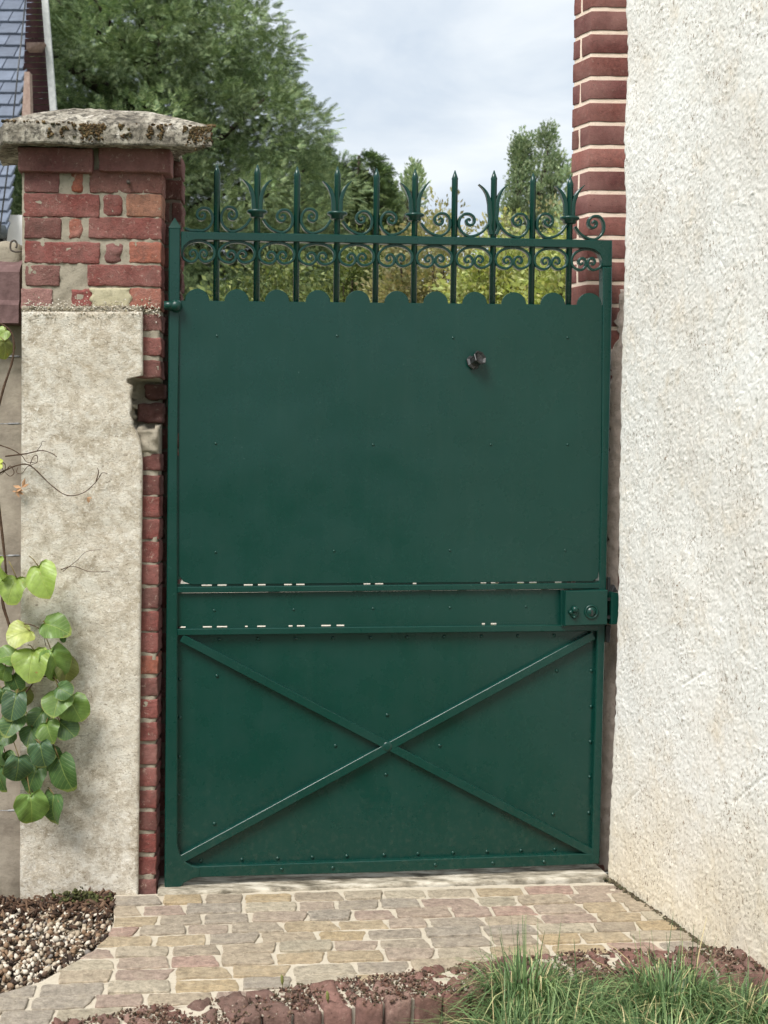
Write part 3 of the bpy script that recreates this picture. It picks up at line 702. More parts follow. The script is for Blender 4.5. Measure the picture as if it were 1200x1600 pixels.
for i, zt in enumerate(courses):
    zb_ = zt - pitch
    if zb_ < -0.03: break
    h = pitch - .0130; zc = (zt + zb_) / 2; g = random.uniform(.8, 1.2); c = tuple(q * g for q in random.choice([lin(108, 62, 58), lin(100, 58, 56), lin(116, 68, 61), lin(94, 54, 52), lin(122, 74, 66)]))
    if i % 2 == 0:
        v, f = piece(fwid, .092, h, .0016, .0014, 40, 700 + i, (5, 3, 3), shear)
        build('brick', v, f, BRICK2, pier, True, loc=(fwid / 2 + shear * .046, .046, zc), color=c)
    else:
        v, f = piece(fwid, .047, h, .0016, .0014, 40, 700 + i, (5, 3, 3), shear)
        build('brick', v, f, BRICK2, pier, True, loc=(fwid / 2 + shear * .0235, .0235, zc), color=c)
        v, f = piece(fwid, .033, h, .0016, .0014, 40, 800 + i, (5, 3, 3), shear)
        build('brick', v, f, BRICK2, pier, True, loc=(fwid / 2 + shear * .0755, .0755, zc), color=tuple(q * random.uniform(.85, 1.1) for q in c))
mv, mf = piece(fwid - .006, .088, 3.3, .002, .0016, 30, 5, (8, 6, 140), shear)
build('pointing', mv, mf, MORTAR2, pier, True, loc=(fwid / 2 + shear * .046, .0462, 1.62))
# ragged pinkish plaster smeared over the pier's right edge
SMEAR = m_mortar('pinkish_plaster_smear', lin(172, 156, 146), lin(200, 188, 178), lin(110, 84, 78))
skin(CFR, 'plaster_smear', lambda y: 936 + interp([(455, 30), (520, 27), (560, 14), (700, 10), (900, 4), (1360, -8)], y) + 3 + 9 * mnoise.noise(Vector((y * .035, 3, 1))) + 5 * mnoise.noise(Vector((y * .15, 8, 1))), lambda y: interp([(455, 976), (1360, 956)], y), 452, 1362, -.010, SMEAR, pier, 10, 200, 0.006, 40, 0.02, None, 31)
# broken bricks at the pier's foot
foot = Frame((pier_o.x, 4.50, 0), 0.0)
px_brick(CFR, pier, 897, 944, 1353, 1362, -.02, .12, lin(110, 66, 58), seed=901, amp=.004)
px_brick(CFR, pier, 900, 946, 1362, 1374, -.03, .12, lin(88, 58, 52), seed=902, amp=.004)

# ------------------------------------------------------------------ the gate
gate = empty('iron_gate', G.o, G.yaw); tag(gate, 'dark green painted iron garden gate with spear tops, scrolls and crossed lower bars', 'gate')
def g2(px, py, d=0.0): p = G.p(px, py, d); return (p.x, p.z)
def poly(pts, d): return [g2(x, y, d) for x, y in pts]
def gpart(name, pts, d0, d1, b=.0015, parent=gate, mat=PAINT):
    mb = MB(); pp_ = poly(pts, d0)
    ar = sum(pp_[i][0] * pp_[(i + 1) % len(pp_)][1] - pp_[(i + 1) % len(pp_)][0] * pp_[i][1] for i in range(len(pp_)))
    if ar < 0: pp_ = pp_[::-1]
    mb.prism(pp_, d0, d1, b); return mb.build(name, mat, parent)
D0 = -0.012
# stiles with rounded corner gussets
gpart('stile', [(264, 356), (282, 355), (281, 470), (277.5, 700), (277.5, 1320), (281, 1334), (288, 1346), (300, 1353), (313, 1355), (312, 1371), (300, 1374), (288, 1380), (281, 1388), (270, 1391), (257, 1392), (260, 1000), (263, 600)], D0, .028, .003)
mb = MB(); a, b = G.p(263, 356, D0), G.p(283, 356, D0); zt = G.p(273, 339, 0).z; cx_ = (a.x + b.x) / 2
mb.add([(a.x, D0, a.z), (b.x, D0, b.z), (b.x, .028, b.z), (a.x, .028, a.z), (cx_, .008, zt)], [(3, 2, 1, 0), (0, 1, 4), (1, 2, 4), (2, 3, 4), (3, 0, 4)]); mb.build('stile_point', PAINT, gate)
gpart('stile', [(956.6, 416.5), (956.5, 470), (952, 700), (948, 900), (944, 1060), (937, 1350), (925, 1350), (928, 1200), (933, 1000), (937, 900), (941, 700), (942.5, 470), (942.2, 416.5)], D0, .028, .003)
rail_y = lambda x: interp([(283, 362), (600, 369), (955, 376)], x)
def corner_fill(cx, cy, sx, r_, n=7): return [(cx + sx * r_ * (1 - math.sin(t)), cy + r_ * (1 - math.cos(t))) for t in [math.pi / 2 * i / n for i in range(n + 1)]]
gpart('top_rail', [(283, 361.5), (600, 367.5), (956.8, 375.5), (956.6, 416), (942.2, 416), (941, 405), (937, 396), (929, 390), (918, 387.5), (600, 380.5), (306, 374.5), (296, 377), (288, 384), (284.5, 392), (283.3, 402)], D0 + .002, .022, .002)
# spears
sx = [339, 402, 464, 527, 588, 648, 710, 771, 832, 890]
tips = [257, 257, 260, 260, 263, 264, 266, 266, 270, 275]
for i, x in enumerate(sx):
    ry = rail_y(x); c = G.p(x - 0.5, ry, .008); zt = G.p(x, tips[i], .008).z; zb2 = G.p(x, 474, .008).z - .02; rr = .0098
    mb = MB(); mb.tube([(c.x, .008, zb2), (c.x, .008, zt - .030), (c.x, .008, zt - .026), (c.x, .008, zt)], [rr, rr, rr * 1.08, .0012], 10)
    sp = mb.build('spear', PAINT, gate, False)
    for p_ in sp.data.polygons: p_.use_smooth = len(p_.vertices) == 4
    if i % 2 == 1:      # lily horns and collar
        for s_ in (-1, 1):
            pts = [(4.5, -30), (5.5, -42), (6.2, -56), (10, -69), (16, -78), (23, -85 + random.uniform(-2, 2))]
            if i == 7: pts = [(4, -6), (8, -18)] + pts if s_ > 0 else [(4, -6), (6, -18)] + pts
            cp = catmull([g2(x + s_ * a_, ry + b__, .004) for a_, b__ in pts], 5); nn = len(cp)
            mb = MB(); mb.ribbon([(q.x, q.y) for q in cp], [(.0058 if t < .55 else .0058 * (1.02 - t) / .47 + .0006) for t in [k / (nn - 1) for k in range(nn)]], -.002, .016)
            mb.build('horn', PAINT, sp)
        if i != 7:
            zc_ = G.p(x, ry - 31, .008).z; mb = MB()
            mb.lathe([(.016, -.013), (.021, -.010), (.021, -.003), (.030, .001), (.031, .006), (.028, .009), (.015, .011)], (c.x, .008, zc_), sides=18); q = mb.build('collar', PAINT, sp, True)
# scrolls above the rail
SCR = [(53, -20), (45, -9), (34, -2), (22, 0.2), (12, -6), (7, -16), (8, -27), (14, -35), (23, -36), (30, -31), (31, -23), (26, -18), (20, -20), (19, -26), (23, -28), (25, -25)]
def scroll(px0, s_, pts, end_flat=False):
    pts = list(pts)
    if end_flat: pts = [(50, -3), (42, 0), (32, 0)] + pts[3:]
    k = random.uniform(.95, 1.05); rot = random.uniform(-.05, .05)
    cp = catmull([g2(px0 + s_ * (a_ * (61.5 / 62)), rail_y(px0 + s_ * a_) - 2.2 + b__ * k, .004) for a_, b__ in pts], 6); nn = len(cp)
    mb = MB(); mb.ribbon([(q.x, q.y) for q in cp], [.0039 if t < .85 else .0039 * (1.15 - t) / .3 for t in [q / (nn - 1) for q in range(nn)]], -.004, .014); return mb.build('scroll', PAINT, gate)
for i in range(0, 10, 2):
    for s_ in (-1, 1):
        scroll(sx[i], s_, SCR, i == 0 and s_ < 0)
# last scroll right of the end spear (spiral outwards)
cp = catmull([g2(950 - a_ * .98, rail_y(920) - 1 + b__, .004) for a_, b__ in SCR], 6)
mb = MB(); mb.ribbon([(q.x, q.y) for q in cp], .0039, -.004, .014); mb.build('scroll', PAINT, gate)
# C scrolls below the rail
half = [(0, 0), (-14, 2.5), (-24, 9.5), (-27.5, 18), (-25, 27), (-17, 32), (-9, 32.5), (-3, 28), (-1.6, 22), (-5, 15.5), (-11, 15), (-14.5, 20), (-12, 24.5), (-8, 23.5), (-8.5, 20.5)]
full = [(-a_, b__) for a_, b__ in half[:0:-1]] + half
cells = [282] + sx + [944]
for i in range(len(cells) - 1):
    xm = (cells[i] + cells[i + 1]) / 2 - .5; wk = (cells[i + 1] - cells[i]) / 62
    cp = catmull([g2(xm + a_ * wk, rail_y(xm) + 14 + b__, .004) for a_, b__ in full], 5); nn = len(cp)
    mb = MB(); mb.ribbon([(q.x, q.y) for q in cp], [.0038 * min(1, .4 + 5 * min(t, 1 - t)) for t in [q / (nn - 1) for q in range(nn)]], -.003, .013); mb.build('c_scroll', PAINT, gate)
# upper panel with scalloped head
vy = lambda x: interp([(280, 469), (942, 476)], x)
domes = [308, 370, 433, 497, 559, 620, 681, 742, 803, 864, 921]
top = []
for cx in domes:
    r_ = 19.2
    top += [(cx + r_ * math.cos(t), vy(cx) - r_ * .98 * math.sin(t) + 0.6) for t in [math.pi - math.pi * k / 12 for k in range(13)]]
top = [(279.5, vy(285))] + top + [(941.8, vy(940))]
gpart('upper_panel', top + [(940, 700), (937.5, 880), (934, 903), (926, 908.5), (600, 911.2), (300, 913.5), (287, 909), (279.5, 900)], -.004, .002, .0012)
# thin slots left of and below the panel: filler pieces between the gaps
for y0, y1 in ((470, 677), (712, 905)): gpart('edge_strip', [(276.5, y0), (281, y0), (281, y1), (276.5, y1)], -.002, .004, 0)
def slots(dashes, yf, x0, x1, h):
    xs = [x0] + [q for d_ in dashes for q in d_] + [x1]
    for i in range(0, len(xs), 2):
        a_, b__ = xs[i], xs[i + 1]
        if b__ - a_ > .5: gpart('slot_filler', [(a_, yf(a_)), (b__, yf(b__)), (b__, yf(b__) + h), (a_, yf(a_) + h)], .0005, .006, 0)
slots([(315, 331), (340, 354), (381, 395), (403, 415), (444, 456), (463, 476), (568, 579), (586, 599), (645, 651), (751, 760), (767, 779), (808, 819), (827, 839), (867, 878), (886, 899)], lambda x: interp([(280, 912.5), (600, 910.2), (935, 907.2)], x), 276, 938, 4.6)
midy = lambda x: interp([(280, 917.5), (600, 914.5), (940, 911)], x)
gpart('middle_rail', [(277, midy(277)), (600, midy(600)), (938, midy(938)), (937, midy(937) + 9), (600, midy(600) + 9), (277, midy(277) + 9)], D0 + .001, .024, .002)
b2 = lambda x: interp([(280, 983), (600, 979.5), (940, 976)], x)
gpart('middle_band', [(277, midy(277) + 9.5), (938, midy(938) + 9.5), (936, b2(936) - 4.5), (277, b2(277) - 4.0)], .002, .008, 0)
slots([(277, 290), (317, 331), (339, 355), (383, 387), (402, 415), (451, 457), (464, 476), (502, 517), (526, 538), (753, 758), (767, 776)], lambda x: b2(x) - 4.4, 276, 937, 4.6)
gpart('middle_rail', [(277, b2(277)), (600, b2(600)), (936, b2(936)), (935, b2(935) + 10), (600, b2(600) + 10), (277, b2(277) + 10)], D0 + .001, .024, .002)
# lower panel, bottom rail, saltire bars
gpart('lower_panel', [(276, 988), (935, 981), (927, 1340), (276, 1362)], .012, .017, 0)
gpart('bottom_rail', [(310, 1354), (600, 1345), (927, 1334), (937, 1350), (600, 1363), (311, 1371)], D0 + .001, .024, .002)
def bar(xa, ya, xb, yb, wpx, d0, d1):
    dx, dy = xb - xa, yb - ya; l_ = math.hypot(dx, dy); nx, ny = -dy / l_ * wpx / 2, dx / l_ * wpx / 2
    gpart('cross_bar', [(xa - nx, ya - ny), (xb - nx, yb - ny), (xb + nx, yb + ny), (xa + nx, ya + ny)], d0, d1, .0014)
bar(284, 997, 928, 1334, 12.5, -.0095, .014)
bar(928, 993, 284, 1343, 12.5, -.0098, .014)
c = G.p(605.5, 1166.5, -.0098); mb = MB(); mb.lathe([(.016, .003), (.0145, -.0006), (.009, -.0014), (.002, -.0017)], (c.x, c.y, c.z), 'y', 12); mb.build('weld', PAINT, gate, True)
# rivets
riv = [(281, 1061, .012), (281, 1121, .012), (280, 1182, .012), (279, 1242, .012), (279, 1302, .012)] + [(x, interp([(343, 999), (866, 993)], x), .012) for x in (343, 403, 462, 520, 579, 636, 694, 752, 809, 866)] + \
      [(924, 1048, .012), (923.5, 1104, .012), (922.5, 1159, .012), (921.5, 1214, .012), (920, 1270, .012)] + [(x, interp([(314, 1345), (930, 1325)], x), .012) for x in (314, 378, 434, 488, 542, 600, 653, 708, 761, 814, 867)] + \
      [(339, 1056, .012), (605, 1117, .012), (524, 1165, .012), (603, 1210, .012), (335, 1287, .012), (687, 1165, .012), (870, 1048, .012), (864, 1272, .012)] + \
      [(x, y, -.004) for x, y in ((339, 525), (527, 525), (708, 528), (887, 528), (337, 693), (583, 695), (767, 695), (887, 695), (337, 863), (522, 861), (703, 860), (883, 860))] + \
      [(x, interp([(335, 954), (822, 948)], x), .002) for x in (335, 459, 583, 703, 822)] + [(x, interp([(310, 1362), (930, 1344)], x), D0 + .001) for x in (440, 520, 680, 770, 850)]
rm = MB(); rm.lathe([(.0062, .0006), (.0055, -.0018), (.0032, -.0036), (.0008, -.0042)], (0, 0, 0), 'y', 10)
rv = None
for x, y, d in riv:
    p = G.p(x, y, d)
    if rv is None: q = rv = rm.build('rivet', PAINT, gate, True)
    else: q = rv.copy(); COL.objects.link(q)
    k = .72 if y < 990 else 1.0
    q.location = p; q.scale = (k, .55 if y < 990 else 1.0, k); q.parent = gate
# hinge pin
mb = MB(); a, b = G.p(256, 477, -.02), G.p(274, 478, -.02); mb.tube([(a.x, -.02, a.z), (b.x, -.02, b.z)], .013, 14)
h = mb.build('hinge_pin', PAINT, gate, True); mb = MB()
c = G.p(275, 478, -.02); prof = [(.0185 * math.sin(t), -.0185 * math.cos(t)) for t in [math.pi * (k + .05) / 10.1 for k in range(11)]]; mb.lathe(prof, (c.x, c.y, c.z), 'x', 16); mb.build('hinge_ball', PAINT, h, True)
mb = MB(); a = G.p(262, 1389, .0); mb.lathe([(.03, -.012), (.034, -.008), (.034, .008)], (a.x + .012, .01, a.z - .006), 'z', 14); mb.build('pivot_plate', PAINT, gate)
# lock
lock = gpart('lock_box', [(884, 924), (950, 922), (949, 976), (883, 978)], -.045, .0, .002)
gpart('lock_flange', [(877, 923), (884, 923), (883.5, 978.5), (877, 979)], -.018, .0, .001, parent=lock)
c = G.p(924, 956, -.046); mb = MB(); mb.lathe([(.0225, 0), (.0225, -.003), (.019, -.0045), (.0165, -.0035), (.0165, -.003), (.0135, -.003), (.0125, -.0065), (.002, -.0068)], (c.x, c.y, c.z), 'y', 24); es = mb.build('escutcheon', PAINT, lock, True)
mb = MB(); mb.lathe([(.0035, 0), (.0033, -.0012)], (c.x, c.y - .0068, c.z + .003), 'y', 10); mb.box(c.x - .0022, c.x + .0022, c.y - .0081, c.y - .006, c.z - .011, c.z + .002); mb.build('keyhole', BLACK, es)
c = G.p(897, 958, -.046); mb = MB()
mb.lathe([(.015, 0), (.0145, -.003), (.012, -.006), (.003, -.007)], (c.x, c.y, c.z), 'y', 16)
mb.lathe([(.011, 0), (.0105, -.010), (.007, -.015), (.002, -.016)], (c.x + .001, c.y, c.z + .012), 'y', 14)
mb.lathe([(.007, 0), (.006, -.009), (.002, -.011)], (c.x - .012, c.y, c.z + .003), 'y', 12)
mb.lathe([(.006, 0), (.005, -.008), (.002, -.010)], (c.x, c.y, c.z - .012), 'y', 12); mb.build('latch_knob', PAINT, lock, True)
for y0 in (934, 962): gpart('bolt', [(947, y0), (957, y0), (957, y0 + 5), (947, y0 + 5)], -.03, -.012, 0, parent=lock, mat=BLACK)
# peephole knob
c = G.p(738, 567, -.004); kn = MB(); kn.lathe([(.021, 0), (.021, -.004), (.0155, -.008), (.016, -.022), (.021, -.034), (.019, -.036), (.0145, -.030), (.004, -.026)], (0, 0, 0), 'y', 7)
ko = kn.build('door_knob', BLACK, gate, False, loc=(c.x, c.y, c.z), rot=(R(-22), 0, R(28))); ko.scale = (1.15,) * 3; ko['label'] = 'small faceted black knob on the upper panel'

# strike plate fixed to the wall
sk = empty('strike_plate', G.w(G.p(960, 948, -.02)), G.yaw); tag(sk, 'green iron strike plate and catch fixed beside the gate lock', 'strike plate')
def spart(name, pts, d0, d1, mat=PAINT, b=.001):
    o_ = G.p(960, 948, -.02); pp_ = [(a_ - o_.x, b__ - o_.z) for a_, b__ in poly(pts, d0)]
    ar = sum(pp_[i][0] * pp_[(i + 1) % len(pp_)][1] - pp_[(i + 1) % len(pp_)][0] * pp_[i][1] for i in range(len(pp_)))
    if ar < 0: pp_ = pp_[::-1]
    mb = MB(); mb.prism(pp_, d0 + .02, d1 + .02, b); return mb.build(name, mat, sk)
spart('keeper', [(955.5, 925), (967.5, 927), (967, 975), (955, 976)], -.04, .0)
spart('keeper_tongue', [(950, 902), (954, 902), (955, 925), (950, 928)], -.012, .0, BLACK)
spart('keeper_tongue', [(947, 977), (955, 977), (953, 1004), (948, 1004)], -.012, .0, BLACK)
spart('keeper_lug', [(956, 925), (966, 925), (960, 914)], -.036, -.01, BLACK)

# ------------------------------------------------------------------ brick edging along the flower bed
edging = empty('brick_edging', EP[len(EP) // 2]); tag(edging, 'low curved edging of crumbling mossy red bricks between paving and flower bed', 'edging')
eo = EP[len(EP) // 2]
acc = 0.0; nextd = 0.0; seed = 50; crumbs = []
for i in range(len(EP) - 1):
    a, b = EP[i], EP[i + 1]; l_ = (b - a).length; d = (b - a).normalized(); nrm = Vector((-d.y, d.x, 0))
    while nextd < acc + l_:
        p = a + d * (nextd - acc); dep = .165 + random.uniform(-.012, .012)
        v, f = piece(.066, dep, .15, .008, .004, 24, seed, (6, 14, 5), 0, .020)
        c = random.choice([lin(116, 84, 74), lin(106, 80, 70), lin(124, 96, 84), lin(110, 90, 80), lin(138, 114, 102)])
        q = build('brick', v, f, BRICK3, edging, True, loc=(p - eo + Vector((0, 0, -.075 + random.uniform(-.006, .003)))), rot=(random.uniform(-.03, .03), random.uniform(-.03, .03), math.atan2(d.y, d.x) + random.uniform(-.03, .03)), color=c)
        for _ in range(300):
            t, s_ = random.uniform(-.036, .036), random.uniform(-dep / 2, dep / 2)
            pt = p + d * t + nrm * s_
            if mnoise.noise(pt * 11) + random.uniform(-.3, .3) > -.22:
                crumbs.append(pt - eo + Vector((0, 0, random.uniform(-.005, .005))))
        seed += 1; nextd += .074
    acc += l_
crumbs = np.array([tuple(c) for c in crumbs]); V, T = pebbles(crumbs, .0016, .0054, .45)
q = build_np('moss_crust', V, T, m_island('moss_crust', [(0, lin(66, 54, 46)), (.22, lin(94, 74, 62)), (.42, lin(112, 90, 76)), (.58, lin(78, 70, 52)), (.70, lin(130, 110, 96)), (.82, lin(104, 76, 64)), (.95, lin(172, 162, 146))], .97, bs=250, interp_='CONSTANT'), edging); q['kind'] = 'stuff'
ev = []
for p in EP: ev += [(p.x - eo.x, p.y - eo.y - .070, -.14), (p.x - eo.x, p.y - eo.y - .070, -.010), (p.x - eo.x, p.y - eo.y + .072, -.006), (p.x - eo.x, p.y - eo.y + .072, -.14)]
ef = []
for i in range(len(EP) - 1):
    for k in range(3): ef.append((4 * i + k, 4 * i + 4 + k, 4 * i + 5 + k, 4 * i + 1 + k))
build('mortar', ev, ef, MORTAR3, edging)

# ------------------------------------------------------------------ ornamental grass clumps + weeds in the bed
def grass(name, px, py, n, hgt, spread, label, mat, lean_=(0, 0), z=-.07):
    base = at_z(px, py, z); V = []; Fc = []
    r_ = random.Random(px)
    for _ in range(n):
        a = r_.uniform(0, 2 * math.pi); rad = spread * .42 * math.sqrt(r_.random())
        b = Vector((math.cos(a) * rad, math.sin(a) * rad * .8, 0)); dirv = Vector((math.cos(a) + r_.uniform(-.9, .9), math.sin(a) + r_.uniform(-.9, .9), 0)); dirv = dirv.normalized() if dirv.length > .01 else Vector((1, 0, 0))
        h_ = hgt * r_.uniform(.45, 1.1); out_ = spread * r_.uniform(.15, 1.15); droop = r_.uniform(0, 1.25) ** 1.4; wd = r_.uniform(.0013, .0036)
        if r_.random() < .06: h_ *= 1.7; out_ *= .4; droop = 0
        side = Vector((-dirv.y, dirv.x, 0)); side = (side + Vector((r_.uniform(-.4, .4), r_.uniform(-.4, .4), 0))).normalized(); k0 = len(V); S = 6
        for k in range(S + 1):
            t = k / S; z_ = h_ * (math.sin(t * math.pi * (.5 + .32 * droop)) if droop > .05 else t) ; o_ = out_ * (t ** 1.7)
            c = b + dirv * o_ + Vector((lean_[0] * t * t, lean_[1] * t * t, z_)); ww = wd * (1 - t * .85)
            V += [c - side * ww, c + side * ww]
        Fc += [(k0 + 2 * k, k0 + 2 * k + 1, k0 + 2 * k + 3, k0 + 2 * k + 2) for k in range(S)]
    o_ = build(name, V, Fc, mat, None, True, loc=base); tag(o_, label, 'grass', 'grass clumps in the flower bed'); return o_
GRASS = m_island('blue_green_grass', [(0, lin(56, 80, 44)), (.4, lin(80, 108, 64)), (.7, lin(112, 138, 90)), (.88, lin(150, 168, 112)), (.95, lin(190, 176, 130)), (1, lin(200, 184, 140))], .55, .4, bump=0, trans=.12, tcol=(1.2, 1.3, .7))
grass('grass_clump', 820, 1625, 900, .165, .18, 'dense arching clump of blue green grass, leftmost at the edging', GRASS)
grass('grass_clump', 905, 1640, 600, .13, .19, 'lower grass clump, second from the left along the edging', GRASS)
grass('grass_clump', 1045, 1630, 850, .155, .19, 'tall grass clump in front of the brick edging near the white wall', GRASS)
grass('grass_clump', 1160, 1645, 600, .13, .20, 'grass clump at the right corner below the white wall', GRASS)
grass('grass_clump', 830, 1690, 700, .13, .25, 'short grass clump lowest in the bed at the bottom', GRASS)
grass('grass_clump', 1040, 1700, 700, .13, .28, 'low grass clump at the bottom edge before the tall right clump', GRASS)
STRAW = m_island('dry_stalk', [(0, lin(186, 166, 120)), (.5, lin(206, 190, 150)), (1, lin(160, 138, 100))], .8, bump=0)
dry = grass('dry_grass', 700, 1612, 130, .05, .16, 'short dry straw lying at the foot of the brick edging', STRAW); dry['category'] = 'straw'; del dry['group']
WEED = m_island('weed_leaf', [(0, lin(120, 160, 60)), (.5, lin(140, 178, 76)), (1, lin(96, 140, 56))], .5, .4, bump=0, trans=.3)
def weed(px, py, s_, n, label, z=-.02):
    base = at_z(px, py, z); mb = MB(); r_ = random.Random(px)
    for i in range(n):
        a = i * 2.4 + r_.random(); el = r_.uniform(.3, 1.0); d = Vector((math.cos(a) * math.cos(el), math.sin(a) * math.cos(el), math.sin(el))); sd2 = Vector((-math.sin(a), math.cos(a), 0)); l_ = s_ * r_.uniform(.6, 1)
        P = [Vector((0, 0, 0)), d * l_ * .35, d * l_ * .7 + Vector((0, 0, -.04 * l_)), d * l_ + Vector((0, 0, -.2 * l_))]; wv = [.03, .16, .20, .02]
        v = []
        for p, ww in zip(P, wv): v += [p - sd2 * ww * l_ + Vector((0, 0, .05 * l_)), p, p + sd2 * ww * l_ + Vector((0, 0, .05 * l_))]
        mb.add(v, [(3 * k + j, 3 * k + j + 1, 3 * k + j + 4, 3 * k + j + 3) for k in range(3) for j in range(2)])
    o_ = mb.build('weed', WEED, None, True, loc=base); tag(o_, label, 'weed'); return o_
weed(468, 1605, .055, 9, 'small bright green weed at the bottom edge before the bricks', -.01)
weed(528, 1606, .05, 6, 'pale green weed seedling right beside the exposed brick ends', -.01)
weed(800, 1612, .07, 8, 'broad leaved light green weed among the leftmost grass clump', -.02)
for px, py, lb in ((441, 1545, 'single tiny seed head standing on the paving joint'), (512, 1572, 'single tiny seed head standing on the mossy brick edging')):
    z = .006 if py < 1550 else EDGE_Z; mb = MB(); b = at_z(px, py, z); mb.tube([(0, 0, -.004), (.001, 0, .014), (0, 0, .030)], .0009, 5); mb.tube([(0, 0, .010), (0, 0, .018), (-.001, 0, .030), (-.002, 0, .036)], [.001, .004, .0038, .0008], 7)
    o_ = mb.build('seed_head', m_plain('seed_green', [(.3, lin(90, 98, 50)), (.7, lin(130, 130, 76))], 200, .8, 0), None, True, loc=b); tag(o_, lb, 'weed')
# moss tuft at the pillar's foot
b = at_z(126, 1412, 0); pts = rng.normal(size=(260, 3)) * np.array([.035, .014, .011]) + np.array([0, 0, .014]); V, T = pebbles(pts, .003, .008)
o_ = build_np('moss_cushion', V, T, m_island('green_moss', [(0, lin(62, 66, 38)), (.5, lin(92, 94, 56)), (1, lin(46, 46, 32))], .97)); o_.location = b; tag(o_, 'dark green moss cushion at the foot of the left pillar', 'moss')

# ------------------------------------------------------------------ low garden wall at far left, with coping and wires
gw = empty('garden_wall', (-1.9, 4.32, 0)); tag(gw, 'grey concrete garden wall with moulded coping left of the pillar', 'wall')
LW = Frame((-1.9, 4.32, 0), R(3))
a = LW.p(38, 800, 0); zt = LW.p(20, 500, 0).z
v, f = piece(1.7, .2, zt + .1, .006, .004, 6, 77, (30, 3, 40)); q = build('panel', v, f, m_plain('shaded_concrete', [(.25, lin(120, 110, 98)), (.5, lin(150, 140, 126)), (.75, lin(172, 162, 146))], 12, .93, .6, 50, .005), gw, True, loc=(a.x - .85, .1, (zt + .1) / 2 - .1), rot=(0, 0, LW.yaw))
c0, c1 = LW.p(29, 505, -.09), LW.p(29, 440, -.09)
mb = MB(); z0, z1 = c0.z, c1.z; xx = c0.x
prof = [(0, z0), (0, z0 + .055), (.012, z0 + .07), (.012, z1 + .03), (.03, z1 + .05), (.12, z1 + .10), (.24, z1 + .10), (.24, z0)]
for xe in (xx, xx - 1.6):
    mb.v += [(xe, -.09 + y_, z_) for y_, z_ in prof]
n_ = len(prof); mb.f += [(i, (i + 1) % n_, n_ + (i + 1) % n_, n_ + i) for i in range(n_)] + [tuple(range(n_ - 1, -1, -1)), tuple(range(n_, 2 * n_))]
mb.build('coping', m_plain('pink_sandstone', [(.3, lin(92, 72, 70)), (.6, lin(118, 94, 92)), (.8, lin(146, 124, 120))], 30, .9, .6, 90, .004), gw, rot=(0, 0, LW.yaw))
v, f = piece(.30, .22, .145, .02, .008, 14, 31, (10, 6, 6)); p1 = LW.p(38, 384, .02); q = build('coping_bed', v, f, MORTAR, gw, True, loc=(p1.x - .15, .12, p1.z - .07))
for i, y in enumerate((557, 662, 868, 1266)):
    p = LW.p(34, y, -.03); mb = MB(); mb.tube([(0.02, 0, 0), (-.02, .001, -.001), (-.6, 0, -.004)], .0016, 6); mb.tube([(-.045, 0, -.001), (-.04, 0, -.001), (-.01, 0, 0), (-.004, 0, 0)], [.001, .0035, .0035, .001], 8)
    o_ = mb.build('trellis_wire', WIRE, None, True, loc=LW.w(p), rot=(0, 0, LW.yaw)); tag(o_, ['topmost', 'second from the top', 'third from the top', 'lowest'][i] + ' trellis wire stretched along the grey wall', 'wire', 'trellis wires')
# curled hook at the pillar's left edge
hk = at_y(20, 390, 4.22); cp = catmull([(0.03, 0, -.004), (.008, 0, -.006), (-.006, 0, 0), (-.006, 0, .02), (.004, 0, .027), (.012, 0, .018), (.010, 0, .004)], 5)
mb = MB(); mb.tube(cp, .0028, 7); o_ = mb.build('wall_hook', RUST, None, True, loc=hk); tag(o_, 'small curled iron hook on the left side of the pillar', 'hook')
mb = MB(); c = PLR.p(201, 285, -.002); mb.tube([(0, .03, 0), (0, -.01, 0), (.004, -.022, -.004)], [.005, .006, .004], 8)
o_ = mb.build('nail', RUST, None, True, loc=PLR.w(c), rot=(0, 0, PLR.yaw)); tag(o_, 'rusty iron peg stuck in the second brick course of the pillar', 'nail')

# ------------------------------------------------------------------ climbing vine
vine = empty('climbing_vine', at_z(-40, 1425)); tag(vine, 'climbing vine with round green leaves against the grey wall and pillar', 'vine')
VO = vine.location.copy()
def vp(px, py, Y): return at_y(px, py, Y) - VO
STEM = m_plain('vine_bark', [(.3, lin(58, 44, 36)), (.7, lin(96, 76, 60))], 80, .9, .4)
def stem(pts, rad, Y=4.06, col=STEM):
    cp = catmull([vp(x, y, Y + (q[0] if q else 0)) for x, y, *q in pts], 6); nn = len(cp); mb = MB()
    mb.tube(cp, [rad * (1 - .6 * i / nn) * random.uniform(.85, 1.2) for i in range(nn)], 6); return mb.build('stem', col, vine, True)
stem([(-30, 1410), (-12, 1260), (6, 1120), (20, 1010), (4, 940), (10, 900), (-10, 700), (2, 620), (20, 560), (18, 520), (-8, 500)], .006, 4.10)
stem([(30, 1095), (60, 1060), (84, 1060), (96, 1075)], .0028); stem([(14, 985), (40, 975), (64, 985), (72, 1010)], .0022); stem([(16, 1130), (40, 1150), (60, 1160), (90, 1180)], .003)
stem([(20, 1180), (40, 1215), (60, 1250), (74, 1245)], .0026)
stem([(-10, 745), (8, 735), (28, 727), (48, 728), (80, 758), (105, 774), (130, 770), (148, 755), (157, 743)], .0024, 4.105)
stem([(150, 752), (154, 738), (152, 731)], .002, 4.105); stem([(155, 745), (160, 739), (168, 740)], .0016, 4.105)
stem([(8, 713), (40, 709), (64, 704), (80, 708), (89, 714)], .0022, 4.09); stem([(-5, 694), (18, 702), (34, 712), (42, 722), (56, 722)], .0018, 4.09)
